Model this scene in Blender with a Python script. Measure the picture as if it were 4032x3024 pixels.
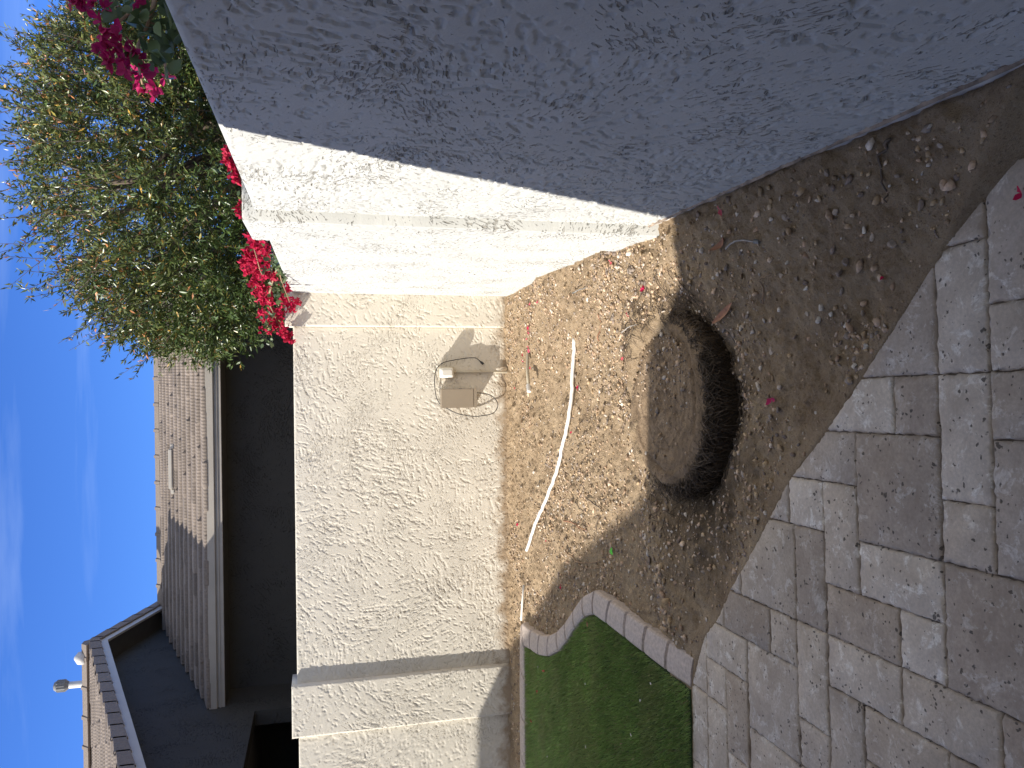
import bpy, bmesh, math, random
import numpy as np
from mathutils import Vector, Matrix

for o in list(bpy.data.objects):
    bpy.data.objects.remove(o, do_unlink=True)
S = bpy.context.scene
COL = S.collection
random.seed(7)
RNG = np.random.default_rng(11)

# ------------------------------------------------------------------ camera
# the photograph was taken in portrait and is shown lying on its side: world up points to picture left
cam_d = bpy.data.cameras.new('camera')
cam = bpy.data.objects.new('camera', cam_d); COL.objects.link(cam)
cam_d.sensor_fit = 'HORIZONTAL'; cam_d.sensor_width = 36.0
cam_d.lens = 36.0 * 3028 / 4032
cam_d.clip_start = 0.05; cam_d.clip_end = 2000
cam.matrix_world = Matrix(((-0.00637255, 0.99978374, 0.01979552, 0.0),
                           (-0.23757839, 0.0177154, -0.97120681, 0.0),
                           (-0.97134747, -0.01089205, 0.23741412, 1.6),
                           (0, 0, 0, 1)))
S.camera = cam
S.render.resolution_x = 1024; S.render.resolution_y = 768

# ------------------------------------------------------------------ light
SUN = Vector((1.0, 0.32, -0.61)).normalized()          # direction the light travels
EL = math.radians(30.2); AZ = math.radians(252.2)
world = bpy.data.worlds.new("World"); S.world = world
world.use_nodes = True
wn = world.node_tree; wn.nodes.clear()
def wnode(t, **kw):
    n = wn.nodes.new(t)
    for k, v in kw.items(): setattr(n, k, v)
    return n
sky = wnode('ShaderNodeTexSky', sky_type='NISHITA', sun_disc=False, sun_elevation=EL, sun_rotation=AZ)
sky.altitude = 400; sky.air_density = 1.0; sky.dust_density = 0.25; sky.ozone_density = 4.0
bg = wnode('ShaderNodeBackground'); bg.inputs['Strength'].default_value = 0.12
out = wnode('ShaderNodeOutputWorld')
# thin cirrus streaks, laid out on a flat layer high above the place
tc = wnode('ShaderNodeTexCoord'); sep = wnode('ShaderNodeSeparateXYZ')
wn.links.new(tc.outputs['Generated'], sep.inputs[0])
zc = wnode('ShaderNodeMath', operation='MAXIMUM'); zc.inputs[1].default_value = 0.06
wn.links.new(sep.outputs['Z'], zc.inputs[0])
dx = wnode('ShaderNodeMath', operation='DIVIDE'); dy = wnode('ShaderNodeMath', operation='DIVIDE')
for d, a in ((dx, 'X'), (dy, 'Y')):
    wn.links.new(sep.outputs[a], d.inputs[0]); wn.links.new(zc.outputs[0], d.inputs[1])
cmb = wnode('ShaderNodeCombineXYZ')
mx = wnode('ShaderNodeMath', operation='MULTIPLY'); mx.inputs[1].default_value = 0.55
my = wnode('ShaderNodeMath', operation='MULTIPLY'); my.inputs[1].default_value = 1.9
wn.links.new(dx.outputs[0], mx.inputs[0]); wn.links.new(dy.outputs[0], my.inputs[0])
wn.links.new(mx.outputs[0], cmb.inputs[0]); wn.links.new(my.outputs[0], cmb.inputs[1])
cmb.inputs[2].default_value = 3.7
nz = wnode('ShaderNodeTexNoise'); nz.inputs['Scale'].default_value = 0.9; nz.inputs['Detail'].default_value = 7
nz.inputs['Roughness'].default_value = 0.52; nz.inputs['Distortion'].default_value = 0.5
wn.links.new(cmb.outputs[0], nz.inputs['Vector'])
mr = wnode('ShaderNodeMapRange'); mr.inputs['From Min'].default_value = 0.56; mr.inputs['From Max'].default_value = 0.85
mr.inputs['To Max'].default_value = 0.28
wn.links.new(nz.outputs['Fac'], mr.inputs['Value'])
mxc = wnode('ShaderNodeMix', data_type='RGBA')
wn.links.new(mr.outputs[0], mxc.inputs['Factor'])
tint = wnode('ShaderNodeMix', data_type='RGBA', blend_type='MULTIPLY'); tint.inputs['Factor'].default_value = 1.0
tint.inputs['B'].default_value = (0.34, 0.56, 1.02, 1)
wn.links.new(sky.outputs[0], tint.inputs['A'])
wn.links.new(tint.outputs['Result'], mxc.inputs['A'])
mxc.inputs['B'].default_value = (3.6, 4.6, 6.6, 1)
# unseen bright cloud veil, added overhead and behind the camera to fill the shade
vz = wnode('ShaderNodeMath', operation='MULTIPLY_ADD'); vz.inputs[1].default_value = -0.35
wn.links.new(sep.outputs['Y'], vz.inputs[0]); wn.links.new(sep.outputs['Z'], vz.inputs[2])
vr = wnode('ShaderNodeMapRange', interpolation_type='SMOOTHSTEP'); vr.inputs['From Min'].default_value = 0.25; vr.inputs['From Max'].default_value = 0.85
wn.links.new(vz.outputs[0], vr.inputs['Value'])
vm = wnode('ShaderNodeMix', data_type='RGBA'); wn.links.new(vr.outputs[0], vm.inputs['Factor'])
wn.links.new(mxc.outputs['Result'], vm.inputs['A']); vm.inputs['B'].default_value = (2.75, 2.95, 3.35, 1)
wn.links.new(vm.outputs['Result'], bg.inputs['Color'])
wn.links.new(bg.outputs[0], out.inputs['Surface'])

sun_d = bpy.data.lights.new('sun', 'SUN'); sun_d.energy = 4.5; sun_d.angle = math.radians(0.5)
sun_d.color = (1.0, 0.945, 0.855)
sun = bpy.data.objects.new('sun', sun_d); COL.objects.link(sun)
sun.rotation_euler = SUN.to_track_quat('-Z', 'Y').to_euler(); sun.location = (-12, -4, 9)
S.view_settings.view_transform = 'Standard'; S.view_settings.look = 'None'
S.view_settings.gamma = 1.0; S.view_settings.exposure = 0.77
try: S.view_settings.use_curve_mapping = False
except Exception: pass
S.render.engine = 'CYCLES'

# ------------------------------------------------------------------ helpers
def tag(o, label=None, cat=None, group=None, kind=None):
    if label: o['label'] = label
    if cat: o['category'] = cat
    if group: o['group'] = group
    if kind: o['kind'] = kind
    return o

def empty(name, loc, label, cat, group=None):
    o = bpy.data.objects.new(name, None); COL.objects.link(o); o.location = loc
    o.empty_display_size = 0.2
    return tag(o, label, cat, group)

def link(name, me, mat, parent=None, smooth=False):
    o = bpy.data.objects.new(name, me); COL.objects.link(o)
    if mat is not None and len(me.materials) == 0: me.materials.append(mat)
    if parent is not None:
        o.parent = parent
        # every mesh is built in place, so a part undoes its thing's own location
        o.matrix_parent_inverse = Matrix.Translation(-parent.location) if parent.parent is None else Matrix.Identity(4)
    if smooth:
        me.polygons.foreach_set('use_smooth', np.ones(len(me.polygons), bool))
    return o

def np_mesh(name, V, F, mat, parent=None, smooth=False, attr=None):
    """V (n,3); F list of arrays each (m,k)"""
    if not isinstance(F, (list, tuple)): F = [F]
    me = bpy.data.meshes.new(name)
    V = np.asarray(V, np.float32)
    me.vertices.add(len(V)); me.vertices.foreach_set('co', V.ravel())
    loops = np.concatenate([f.ravel() for f in F]).astype(np.int32)
    sizes = np.concatenate([np.full(len(f), f.shape[1]) for f in F]).astype(np.int32)
    starts = np.concatenate([[0], np.cumsum(sizes)[:-1]]).astype(np.int32)
    me.loops.add(len(loops)); me.loops.foreach_set('vertex_index', loops)
    me.polygons.add(len(sizes)); me.polygons.foreach_set('loop_start', starts); me.polygons.foreach_set('loop_total', sizes)
    me.update(calc_edges=True); me.validate()
    if attr is not None:
        a = me.attributes.new('tint', 'FLOAT_COLOR', 'POINT')
        c = np.ones((len(V), 4), np.float32); c[:, :3] = attr
        a.data.foreach_set('color', c.ravel())
    return link(name, me, mat, parent, smooth)

class MB:
    """collects shapes into one bmesh"""
    def __init__(s): s.bm = bmesh.new()
    def box(s, x0, x1, y0, y1, z0, z1, bev=0.0):
        r = bmesh.ops.create_cube(s.bm, size=1.0)
        vs = r['verts']
        for v in vs:
            v.co = Vector(((x0+x1)/2+v.co.x*(x1-x0), (y0+y1)/2+v.co.y*(y1-y0), (z0+z1)/2+v.co.z*(z1-z0)))
        if bev > 0:
            es = set(e for v in vs for e in v.link_edges)
            bmesh.ops.bevel(s.bm, geom=list(es), offset=bev, segments=2, affect='EDGES')
        return s
    def prism(s, pts, axis, a, b):
        """polygon pts in the two other axes, extruded along axis from a to b"""
        def mk(p, t):
            if axis == 0: return Vector((t, p[0], p[1]))
            if axis == 1: return Vector((p[0], t, p[1]))
            return Vector((p[0], p[1], t))
        A = [s.bm.verts.new(mk(p, a)) for p in pts]; B = [s.bm.verts.new(mk(p, b)) for p in pts]
        n = len(pts)
        s.bm.faces.new(A); s.bm.faces.new(B)
        for i in range(n): s.bm.faces.new((A[i], A[(i+1) % n], B[(i+1) % n], B[i]))
        return s
    def tube(s, pts, rad, seg=8, cap=True):
        pts = [Vector(p) for p in pts]; n = len(pts)
        rads = rad if isinstance(rad, (list, tuple)) else [rad]*n
        rings = []; up = None
        for i, p in enumerate(pts):
            t = (pts[min(i+1, n-1)]-pts[max(i-1, 0)]).normalized()
            if up is None:
                up = t.orthogonal().normalized()
            else:
                up = (up - t*up.dot(t))
                up = up.normalized() if up.length > 1e-5 else t.orthogonal().normalized()
            b = t.cross(up)
            rings.append([s.bm.verts.new(p + (up*math.cos(2*math.pi*k/seg)+b*math.sin(2*math.pi*k/seg))*rads[i]) for k in range(seg)])
        for i in range(n-1):
            for k in range(seg):
                s.bm.faces.new((rings[i][k], rings[i][(k+1) % seg], rings[i+1][(k+1) % seg], rings[i+1][k]))
        if cap:
            s.bm.faces.new(rings[0]); s.bm.faces.new(rings[-1])
        return s
    def build(s, name, mat, parent=None, smooth=False):
        bmesh.ops.recalc_face_normals(s.bm, faces=s.bm.faces)
        me = bpy.data.meshes.new(name); s.bm.to_mesh(me); s.bm.free()
        return link(name, me, mat, parent, smooth)

def spline(pts, n=6):
    """Catmull-Rom through pts"""
    P = [Vector(p) for p in pts]; P = [P[0]*2-P[1]]+P+[P[-1]*2-P[-2]]
    r = []
    for i in range(1, len(P)-2):
        for k in range(n):
            t = k/n
            r.append(0.5*((2*P[i])+(P[i+1]-P[i-1])*t+(2*P[i-1]-5*P[i]+4*P[i+1]-P[i+2])*t*t+(3*P[i]-P[i-1]-3*P[i+1]+P[i+2])*t**3))
    r.append(P[-2]); return r

# --- numpy noise
def _h(ix, iy, seed):
    n = (ix.astype(np.int64)*374761393 + iy.astype(np.int64)*668265263 + seed*974634777) & 0xffffffff
    n = ((n ^ (n >> 13))*1274126177) & 0xffffffff
    n = ((n ^ (n >> 15))*2246822519) & 0xffffffff
    return ((n ^ (n >> 16)) & 0xffffff)/float(0xffffff)
def vn(x, y, seed=0):
    ix = np.floor(x); iy = np.floor(y); fx = x-ix; fy = y-iy
    fx = fx*fx*fx*(fx*(fx*6-15)+10); fy = fy*fy*fy*(fy*(fy*6-15)+10)
    ix = ix.astype(np.int64); iy = iy.astype(np.int64)
    a = _h(ix, iy, seed); b = _h(ix+1, iy, seed); c = _h(ix, iy+1, seed); d = _h(ix+1, iy+1, seed)
    return (a*(1-fx)+b*fx)*(1-fy)+(c*(1-fx)+d*fx)*fy
def fbm(x, y, seed=0, oct=3, g=0.5):
    s = 0; a = 1.0; t = 0
    for i in range(oct):
        s = s+a*vn(x*2**i+i*17.3, y*2**i-i*9.1, seed+i); t += a; a *= g
    return s/t
def sst(a, b, x):
    t = np.clip((x-a)/(b-a), 0, 1); return t*t*(3-2*t)

# ------------------------------------------------------------------ materials
def new_mat(name):
    m = bpy.data.materials.new(name); m.use_nodes = True
    nt = m.node_tree
    return m, nt, nt.nodes['Principled BSDF']
def N(nt, t, **kw):
    n = nt.nodes.new(t)
    for k, v in kw.items(): setattr(n, k, v)
    return n
def noise(nt, vec, scale, detail=4, rough=0.55, dist=0.0):
    n = N(nt, 'ShaderNodeTexNoise'); n.inputs['Scale'].default_value = scale
    n.inputs['Detail'].default_value = detail; n.inputs['Roughness'].default_value = rough
    n.inputs['Distortion'].default_value = dist
    if vec is not None: nt.links.new(vec, n.inputs['Vector'])
    return n.outputs['Fac']
def ramp(nt, fac, stops):
    r = N(nt, 'ShaderNodeValToRGB')
    while len(r.color_ramp.elements) < len(stops): r.color_ramp.elements.new(0.5)
    for e, (p, c) in zip(r.color_ramp.elements, stops):
        e.position = p; e.color = (*c, 1) if len(c) == 3 else c
    nt.links.new(fac, r.inputs[0]); return r.outputs[0]
def mapr(nt, v, a, b, c=0.0, d=1.0):
    m = N(nt, 'ShaderNodeMapRange'); m.inputs['From Min'].default_value = a; m.inputs['From Max'].default_value = b
    m.inputs['To Min'].default_value = c; m.inputs['To Max'].default_value = d
    nt.links.new(v, m.inputs['Value']); return m.outputs[0]
def mix(nt, f, a, b, bt='MIX'):
    m = N(nt, 'ShaderNodeMix', data_type='RGBA', blend_type=bt)
    for k, v in (('Factor', f), ('A', a), ('B', b)):
        if isinstance(v, (int, float)): m.inputs[k].default_value = v
        elif isinstance(v, tuple): m.inputs[k].default_value = (*v, 1)
        else: nt.links.new(v, m.inputs[k])
    return m.outputs['Result']
def math_(nt, op, a, b=None):
    m = N(nt, 'ShaderNodeMath', operation=op)
    for i, v in enumerate((a, b)):
        if v is None: continue
        if isinstance(v, (int, float)): m.inputs[i].default_value = v
        else: nt.links.new(v, m.inputs[i])
    return m.outputs[0]
def bump(nt, h, strength, dist, normal=None):
    b = N(nt, 'ShaderNodeBump'); b.inputs['Strength'].default_value = strength; b.inputs['Distance'].default_value = dist
    nt.links.new(h, b.inputs['Height'])
    if normal is not None: nt.links.new(normal, b.inputs['Normal'])
    return b.outputs[0]
def geo_pos(nt): return N(nt, 'ShaderNodeNewGeometry').outputs['Position']

def simple(name, col, rough=0.6, var=0.12, scale=8, bmp=0.0, bscale=200, metal=0.0, spec=None):
    m, nt, b = new_mat(name); p = geo_pos(nt)
    f = noise(nt, p, scale, 5)
    lo = tuple(c*(1-var) for c in col); hi = tuple(min(1, c*(1+var)) for c in col)
    nt.links.new(ramp(nt, f, [(0.3, lo), (0.7, hi)]), b.inputs['Base Color'])
    b.inputs['Roughness'].default_value = rough; b.inputs['Metallic'].default_value = metal
    if spec is not None: b.inputs['Specular IOR Level'].default_value = spec
    if bmp > 0: nt.links.new(bump(nt, noise(nt, p, bscale, 4), bmp, 0.002), b.inputs['Normal'])
    return m

def stucco_mat(name, col, stain=True, grain=0.35, k=1.0, cut=0.5, depth=0.006):
    m, nt, b = new_mat(name); p = geo_pos(nt)
    # torn trowel marks: short cracks, each trowelled patch with a direction of its own
    s0 = N(nt, 'ShaderNodeSeparateXYZ'); nt.links.new(p, s0.inputs[0])
    c0 = N(nt, 'ShaderNodeCombineXYZ'); nt.links.new(math_(nt, 'ADD', s0.outputs['X'], s0.outputs['Y']), c0.inputs[0]); nt.links.new(s0.outputs['Z'], c0.inputs[1])
    wv = N(nt, 'ShaderNodeTexNoise'); wv.inputs['Scale'].default_value = 11*k; wv.inputs['Detail'].default_value = 3
    nt.links.new(c0.outputs[0], wv.inputs['Vector'])
    ws = N(nt, 'ShaderNodeVectorMath', operation='SCALE'); ws.inputs['Scale'].default_value = 0.09/k; nt.links.new(wv.outputs['Color'], ws.inputs[0])
    wp = N(nt, 'ShaderNodeVectorMath', operation='ADD'); nt.links.new(c0.outputs[0], wp.inputs[0]); nt.links.new(ws.outputs[0], wp.inputs[1])
    vo = N(nt, 'ShaderNodeTexVoronoi', voronoi_dimensions='2D'); vo.inputs['Scale'].default_value = 3.3*k; nt.links.new(wp.outputs[0], vo.inputs['Vector'])
    sc_ = N(nt, 'ShaderNodeSeparateColor'); nt.links.new(vo.outputs['Color'], sc_.inputs[0])
    ro = N(nt, 'ShaderNodeVectorRotate', rotation_type='Z_AXIS'); nt.links.new(c0.outputs[0], ro.inputs['Vector'])
    nt.links.new(mapr(nt, sc_.outputs[0], 0, 1, -1.3, 1.3), ro.inputs['Angle'])
    crk = []
    for (fx, fy, w_, lo) in ((21*k, 66*k, 0.03, 0.35), (42*k, 112*k, 0.035, 0.36)):
        sm_ = N(nt, 'ShaderNodeVectorMath', operation='MULTIPLY'); sm_.inputs[1].default_value = (fx, fy, 1); nt.links.new(ro.outputs[0], sm_.inputs[0])
        n_ = noise(nt, sm_.outputs[0], 1.0, 3, 0.5, 0.35)
        th_ = mapr(nt, noise(nt, p, 3.2*k, 3), 0.32, 0.68, lo-0.10, lo+0.07)
        crk.append(mapr(nt, math_(nt, 'SUBTRACT', n_, th_), -w_, w_*0.6, 1.0, 0.0))
    crack = math_(nt, 'MAXIMUM', crk[0], math_(nt, 'MULTIPLY', crk[1], 0.8))
    f = noise(nt, p, 3.0, 6)
    c = ramp(nt, f, [(0.3, tuple(v*0.93 for v in col)), (0.7, tuple(min(1, v*1.05) for v in col))])
    f2 = noise(nt, p, 60, 3)
    c = mix(nt, mapr(nt, f2, 0.35, 0.65, 0.0, 0.16), c, tuple(v*0.8 for v in col))
    c = mix(nt, math_(nt, 'MULTIPLY', crack, cut), c, tuple(v*w for v, w in zip(col, (0.42, 0.37, 0.31))))   # crevice shade painted into the torn hollows
    if stain:
        sp = N(nt, 'ShaderNodeSeparateXYZ'); nt.links.new(p, sp.inputs[0])
        edge = math_(nt, 'ADD', sp.outputs['Z'], mapr(nt, noise(nt, p, 9, 5), 0.3, 0.7, -0.07, 0.05))
        c = mix(nt, mapr(nt, edge, 0.02, 0.11, 0.75, 0.0), c, (0.30, 0.19, 0.09))
    nt.links.new(c, b.inputs['Base Color'])
    b.inputs['Roughness'].default_value = 0.9; b.inputs['Specular IOR Level'].default_value = 0.2
    h = math_(nt, 'ADD', noise(nt, p, 130, 4, 0.6), math_(nt, 'MULTIPLY', noise(nt, p, 420, 2), 0.4))
    h0 = bump(nt, math_(nt, 'SUBTRACT', 1.0, crack), 0.9, depth)
    nt.links.new(bump(nt, h, grain, 0.004, h0), b.inputs['Normal'])
    return m

M = {}
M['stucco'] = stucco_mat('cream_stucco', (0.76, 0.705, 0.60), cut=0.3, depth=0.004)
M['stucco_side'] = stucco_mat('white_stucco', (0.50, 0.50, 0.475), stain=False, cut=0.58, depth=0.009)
M['foundation'] = simple('pale_concrete', (0.50, 0.46, 0.41), 0.95, 0.35, 18, 0.6, 90)
M['lip'] = simple('brown_stained_mortar', (0.27, 0.21, 0.16), 0.95, 0.6, 26, 0.7, 90)
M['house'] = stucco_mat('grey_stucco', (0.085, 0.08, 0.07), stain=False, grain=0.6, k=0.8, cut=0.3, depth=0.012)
M['near_house'] = stucco_mat('beige_stucco', (0.45, 0.42, 0.36), stain=False)
M['fascia'] = simple('weathered_fascia_paint', (0.45, 0.405, 0.345), 0.6, 0.08, 4)
M['trim'] = simple('white_trim', (0.56, 0.52, 0.45), 0.55, 0.06, 3)
M['dark'] = simple('dark_opening', (0.02, 0.02, 0.02), 0.8)

def tile_mat():
    m, nt, b = new_mat('concrete_tile'); p = geo_pos(nt)
    a = N(nt, 'ShaderNodeAttribute', attribute_name='tint')
    c = mix(nt, mapr(nt, noise(nt, p, 45, 5, 0.7), 0.3, 0.7), (0.20, 0.162, 0.132), (0.32, 0.262, 0.215))
    c = mix(nt, 1.0, c, a.outputs['Color'], 'MULTIPLY')
    nt.links.new(c, b.inputs['Base Color']); b.inputs['Roughness'].default_value = 0.85
    nt.links.new(bump(nt, noise(nt, p, 120, 4, 0.7), 0.6, 0.004), b.inputs['Normal'])
    return m
M['tile'] = tile_mat()

def dirt_mat():
    m, nt, b = new_mat('dirt'); p = geo_pos(nt)
    f = noise(nt, p, 5.0, 8, 0.65)
    c = ramp(nt, f, [(0.28, (0.25, 0.17, 0.10)), (0.5, (0.41, 0.30, 0.187)), (0.72, (0.57, 0.435, 0.285))])
    f2 = noise(nt, p, 70, 5, 0.7)
    c = mix(nt, mapr(nt, f2, 0.42, 0.68, 0.0, 0.55), c, (0.53, 0.41, 0.29))
    f3 = noise(nt, p, 160, 3, 0.7)
    c = mix(nt, mapr(nt, f3, 0.56, 0.66, 0.0, 0.6), c, (0.12, 0.08, 0.05))
    # damp humus near the stump, with the hollow's deep shade painted into its colour
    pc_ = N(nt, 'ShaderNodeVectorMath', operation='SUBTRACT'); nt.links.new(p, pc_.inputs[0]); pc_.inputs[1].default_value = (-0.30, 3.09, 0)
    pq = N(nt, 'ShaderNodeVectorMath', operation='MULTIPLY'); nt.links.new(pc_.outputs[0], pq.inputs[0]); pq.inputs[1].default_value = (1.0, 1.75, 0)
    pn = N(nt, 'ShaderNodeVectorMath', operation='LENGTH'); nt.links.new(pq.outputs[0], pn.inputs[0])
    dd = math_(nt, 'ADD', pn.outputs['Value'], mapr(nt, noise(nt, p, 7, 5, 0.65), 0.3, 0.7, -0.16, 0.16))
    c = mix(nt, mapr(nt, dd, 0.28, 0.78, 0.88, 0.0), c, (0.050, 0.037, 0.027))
    nt.links.new(c, b.inputs['Base Color']); b.inputs['Roughness'].default_value = 0.95
    b.inputs['Specular IOR Level'].default_value = 0.15
    h = math_(nt, 'ADD', noise(nt, p, 60, 6, 0.75), math_(nt, 'MULTIPLY', noise(nt, p, 220, 4, 0.7), 0.5))
    nt.links.new(bump(nt, h, 1.0, 0.018), b.inputs['Normal'])
    return m
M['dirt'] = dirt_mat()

def tinted(name, rough=0.85, bmp=0.4, bscale=120, var=0.25, spec=0.3):
    m, nt, b = new_mat(name); p = geo_pos(nt)
    a = N(nt, 'ShaderNodeAttribute', attribute_name='tint')
    f = mapr(nt, noise(nt, p, bscale*0.6, 4, 0.65), 0.3, 0.7, 1-var, 1+var)
    cx = N(nt, 'ShaderNodeCombineXYZ')
    for i in range(3): nt.links.new(f, cx.inputs[i])
    c = mix(nt, 1.0, a.outputs['Color'], cx.outputs[0], 'MULTIPLY')
    nt.links.new(c, b.inputs['Base Color']); b.inputs['Roughness'].default_value = rough
    b.inputs['Specular IOR Level'].default_value = spec
    if bmp: nt.links.new(bump(nt, noise(nt, p, bscale, 4), bmp, 0.004), b.inputs['Normal'])
    return m
M['gravel'] = tinted('gravel_stone')

def travertine():
    m, nt, b = new_mat('travertine'); p = geo_pos(nt)
    a = N(nt, 'ShaderNodeAttribute', attribute_name='tint')
    f = noise(nt, p, 7, 8, 0.7, 0.6)
    c = mix(nt, mapr(nt, f, 0.35, 0.65), (0.43, 0.355, 0.285), (0.60, 0.515, 0.425))
    blot = noise(nt, p, 13, 8, 0.78, 0.5)
    c = mix(nt, mapr(nt, blot, 0.54, 0.60, 0.0, 0.75), c, (0.78, 0.73, 0.66))
    c = mix(nt, mapr(nt, noise(nt, p, 4.0, 5, 0.6), 0.55, 0.72, 0.0, 0.45), c, (0.33, 0.27, 0.215))
    c = mix(nt, mapr(nt, noise(nt, p, 90, 4, 0.7), 0.35, 0.65, 0.0, 0.45), c, (0.29, 0.25, 0.21))
    c = mix(nt, 1.0, c, a.outputs['Color'], 'MULTIPLY')
    # open pores of the stone
    v = N(nt, 'ShaderNodeTexVoronoi'); v.inputs['Scale'].default_value = 55
    v.inputs['Randomness'].default_value = 1.0
    nd = N(nt, 'ShaderNodeVectorMath', operation='ADD')
    nzc = N(nt, 'ShaderNodeTexNoise'); nzc.inputs['Scale'].default_value = 40
    nt.links.new(p, nzc.inputs['Vector'])
    sc = N(nt, 'ShaderNodeVectorMath', operation='SCALE'); sc.inputs['Scale'].default_value = 0.02
    nt.links.new(nzc.outputs['Color'], sc.inputs[0])
    nt.links.new(p, nd.inputs[0]); nt.links.new(sc.outputs[0], nd.inputs[1])
    nt.links.new(nd.outputs[0], v.inputs['Vector'])
    clus = mapr(nt, noise(nt, p, 10, 4, 0.6), 0.36, 0.70, 0.06, 0.44)
    pit = math_(nt, 'LESS_THAN', v.outputs['Distance'], clus)
    pore = math_(nt, 'MULTIPLY', pit, mapr(nt, noise(nt, p, 33, 3), 0.5, 0.56))
    c = mix(nt, math_(nt, 'MULTIPLY', pore, 0.8), c, (0.05, 0.042, 0.035))
    nt.links.new(c, b.inputs['Base Color']); b.inputs['Roughness'].default_value = 0.8
    b.inputs['Specular IOR Level'].default_value = 0.3
    h = math_(nt, 'SUBTRACT', math_(nt, 'MULTIPLY', noise(nt, p, 50, 6, 0.7), 0.6), pore)
    nt.links.new(bump(nt, h, 0.5, 0.006), b.inputs['Normal'])
    return m
M['paver'] = travertine()
M['joint'] = simple('joint_sand', (0.16, 0.13, 0.10), 0.95, 0.3, 30, 0.5, 120)
M['curb'] = simple('stamped_curb_concrete', (0.47, 0.395, 0.345), 0.85, 0.22, 60, 0.7, 160)

def leafmat(name, rough=0.4, spec=0.5, trans=0.25):
    m, nt, b = new_mat(name)
    a = N(nt, 'ShaderNodeAttribute', attribute_name='tint')
    nt.links.new(a.outputs['Color'], b.inputs['Base Color'])
    b.inputs['Roughness'].default_value = rough; b.inputs['Specular IOR Level'].default_value = spec
    tr = N(nt, 'ShaderNodeBsdfTranslucent'); nt.links.new(a.outputs['Color'], tr.inputs['Color'])
    ms = N(nt, 'ShaderNodeMixShader'); ms.inputs[0].default_value = trans
    nt.links.new(b.outputs[0], ms.inputs[1]); nt.links.new(tr.outputs[0], ms.inputs[2])
    nt.links.new(ms.outputs[0], nt.nodes['Material Output'].inputs['Surface'])
    return m
M['leaf'] = leafmat('tree_leaf', 0.34, 0.55, 0.11)
M['bleaf'] = leafmat('bougainvillea_leaf', 0.4, 0.5, 0.25)
M['bract'] = leafmat('magenta_bract', 0.6, 0.25, 0.35)
M['grass'] = leafmat('turf_blade', 0.5, 0.3, 0.2)
M['bark'] = simple('grey_brown_bark', (0.13, 0.10, 0.075), 0.9, 0.3, 25, 0.7, 60)
M['twig'] = simple('dry_twig', (0.30, 0.20, 0.12), 0.85, 0.3, 50)
M['palehair'] = simple('root_fibre', (0.10, 0.072, 0.048), 0.9, 0.6, 30)
M['turfbase'] = simple('turf_backing', (0.05, 0.085, 0.03), 0.95)
M['box'] = simple('tan_painted_metal', (0.32, 0.262, 0.195), 0.5, 0.04, 6)
M['cover'] = simple('white_plastic', (0.72, 0.69, 0.62), 0.4, 0.04, 10)
M['beigeplastic'] = simple('painted_plastic', (0.52, 0.46, 0.35), 0.5, 0.06, 12)
M['pvc'] = simple('white_pvc', (0.74, 0.71, 0.66), 0.4, 0.06, 14)
M['black'] = simple('black_rubber', (0.03, 0.027, 0.028), 0.5, 0.1, 30)
M['steel'] = simple('grey_metal', (0.45, 0.45, 0.45), 0.35, 0.05, 30, metal=1.0)
M['stump_plain'] = simple('cut_palm_fibre', (0.245, 0.175, 0.115), 0.95, 0.42, 18, 1.0, 70)
def stump_mat():
    m, nt, b = new_mat('cut_palm_fibre'); p = geo_pos(nt)
    d = N(nt, 'ShaderNodeVectorMath', operation='SUBTRACT'); nt.links.new(p, d.inputs[0]); d.inputs[1].default_value = (-0.165, 3.385, 0)
    sq = N(nt, 'ShaderNodeVectorMath', operation='MULTIPLY'); nt.links.new(d.outputs[0], sq.inputs[0]); sq.inputs[1].default_value = (1, 1, 0)
    ln = N(nt, 'ShaderNodeVectorMath', operation='LENGTH'); nt.links.new(sq.outputs[0], ln.inputs[0])
    rad = math_(nt, 'ADD', ln.outputs['Value'], mapr(nt, noise(nt, p, 6, 4), 0.3, 0.7, -0.03, 0.03))
    rv = N(nt, 'ShaderNodeCombineXYZ'); nt.links.new(math_(nt, 'MULTIPLY', rad, 26), rv.inputs[0])
    rings = noise(nt, rv.outputs[0], 1.0, 4, 0.6)
    c = ramp(nt, noise(nt, p, 9, 7, 0.7), [(0.3, (0.17, 0.125, 0.085)), (0.5, (0.31, 0.225, 0.145)), (0.72, (0.43, 0.32, 0.215))])
    c = mix(nt, mapr(nt, rings, 0.42, 0.62, 0.0, 0.55), c, (0.15, 0.10, 0.062))
    c = mix(nt, mapr(nt, noise(nt, p, 55, 4, 0.75), 0.55, 0.66, 0.0, 0.7), c, (0.07, 0.05, 0.035))
    nt.links.new(c, b.inputs['Base Color']); b.inputs['Roughness'].default_value = 0.95; b.inputs['Specular IOR Level'].default_value = 0.15
    h = math_(nt, 'ADD', noise(nt, p, 60, 6, 0.75), math_(nt, 'MULTIPLY', rings, 0.8))
    nt.links.new(bump(nt, h, 1.0, 0.012), b.inputs['Normal'])
    return m
M['stump'] = stump_mat()
M['driedleaf'] = simple('dried_leaf', (0.30, 0.14, 0.075), 0.7, 0.3, 40)
M['dripgrey'] = simple('weathered_grey_plastic', (0.34, 0.31, 0.28), 0.6, 0.15, 40)
M['greenleaf'] = simple('fresh_green_leaf', (0.12, 0.62, 0.05), 0.5, 0.08, 60)
M['palevent'] = simple('pale_painted_pipe', (0.62, 0.60, 0.56), 0.5, 0.05, 10)
M['ventcap'] = simple('weathered_vent_cap', (0.22, 0.22, 0.21), 0.6, 0.2, 30)
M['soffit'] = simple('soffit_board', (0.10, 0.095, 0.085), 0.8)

WX = 0.643; WY = 6.707; WH = 1.848

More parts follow.
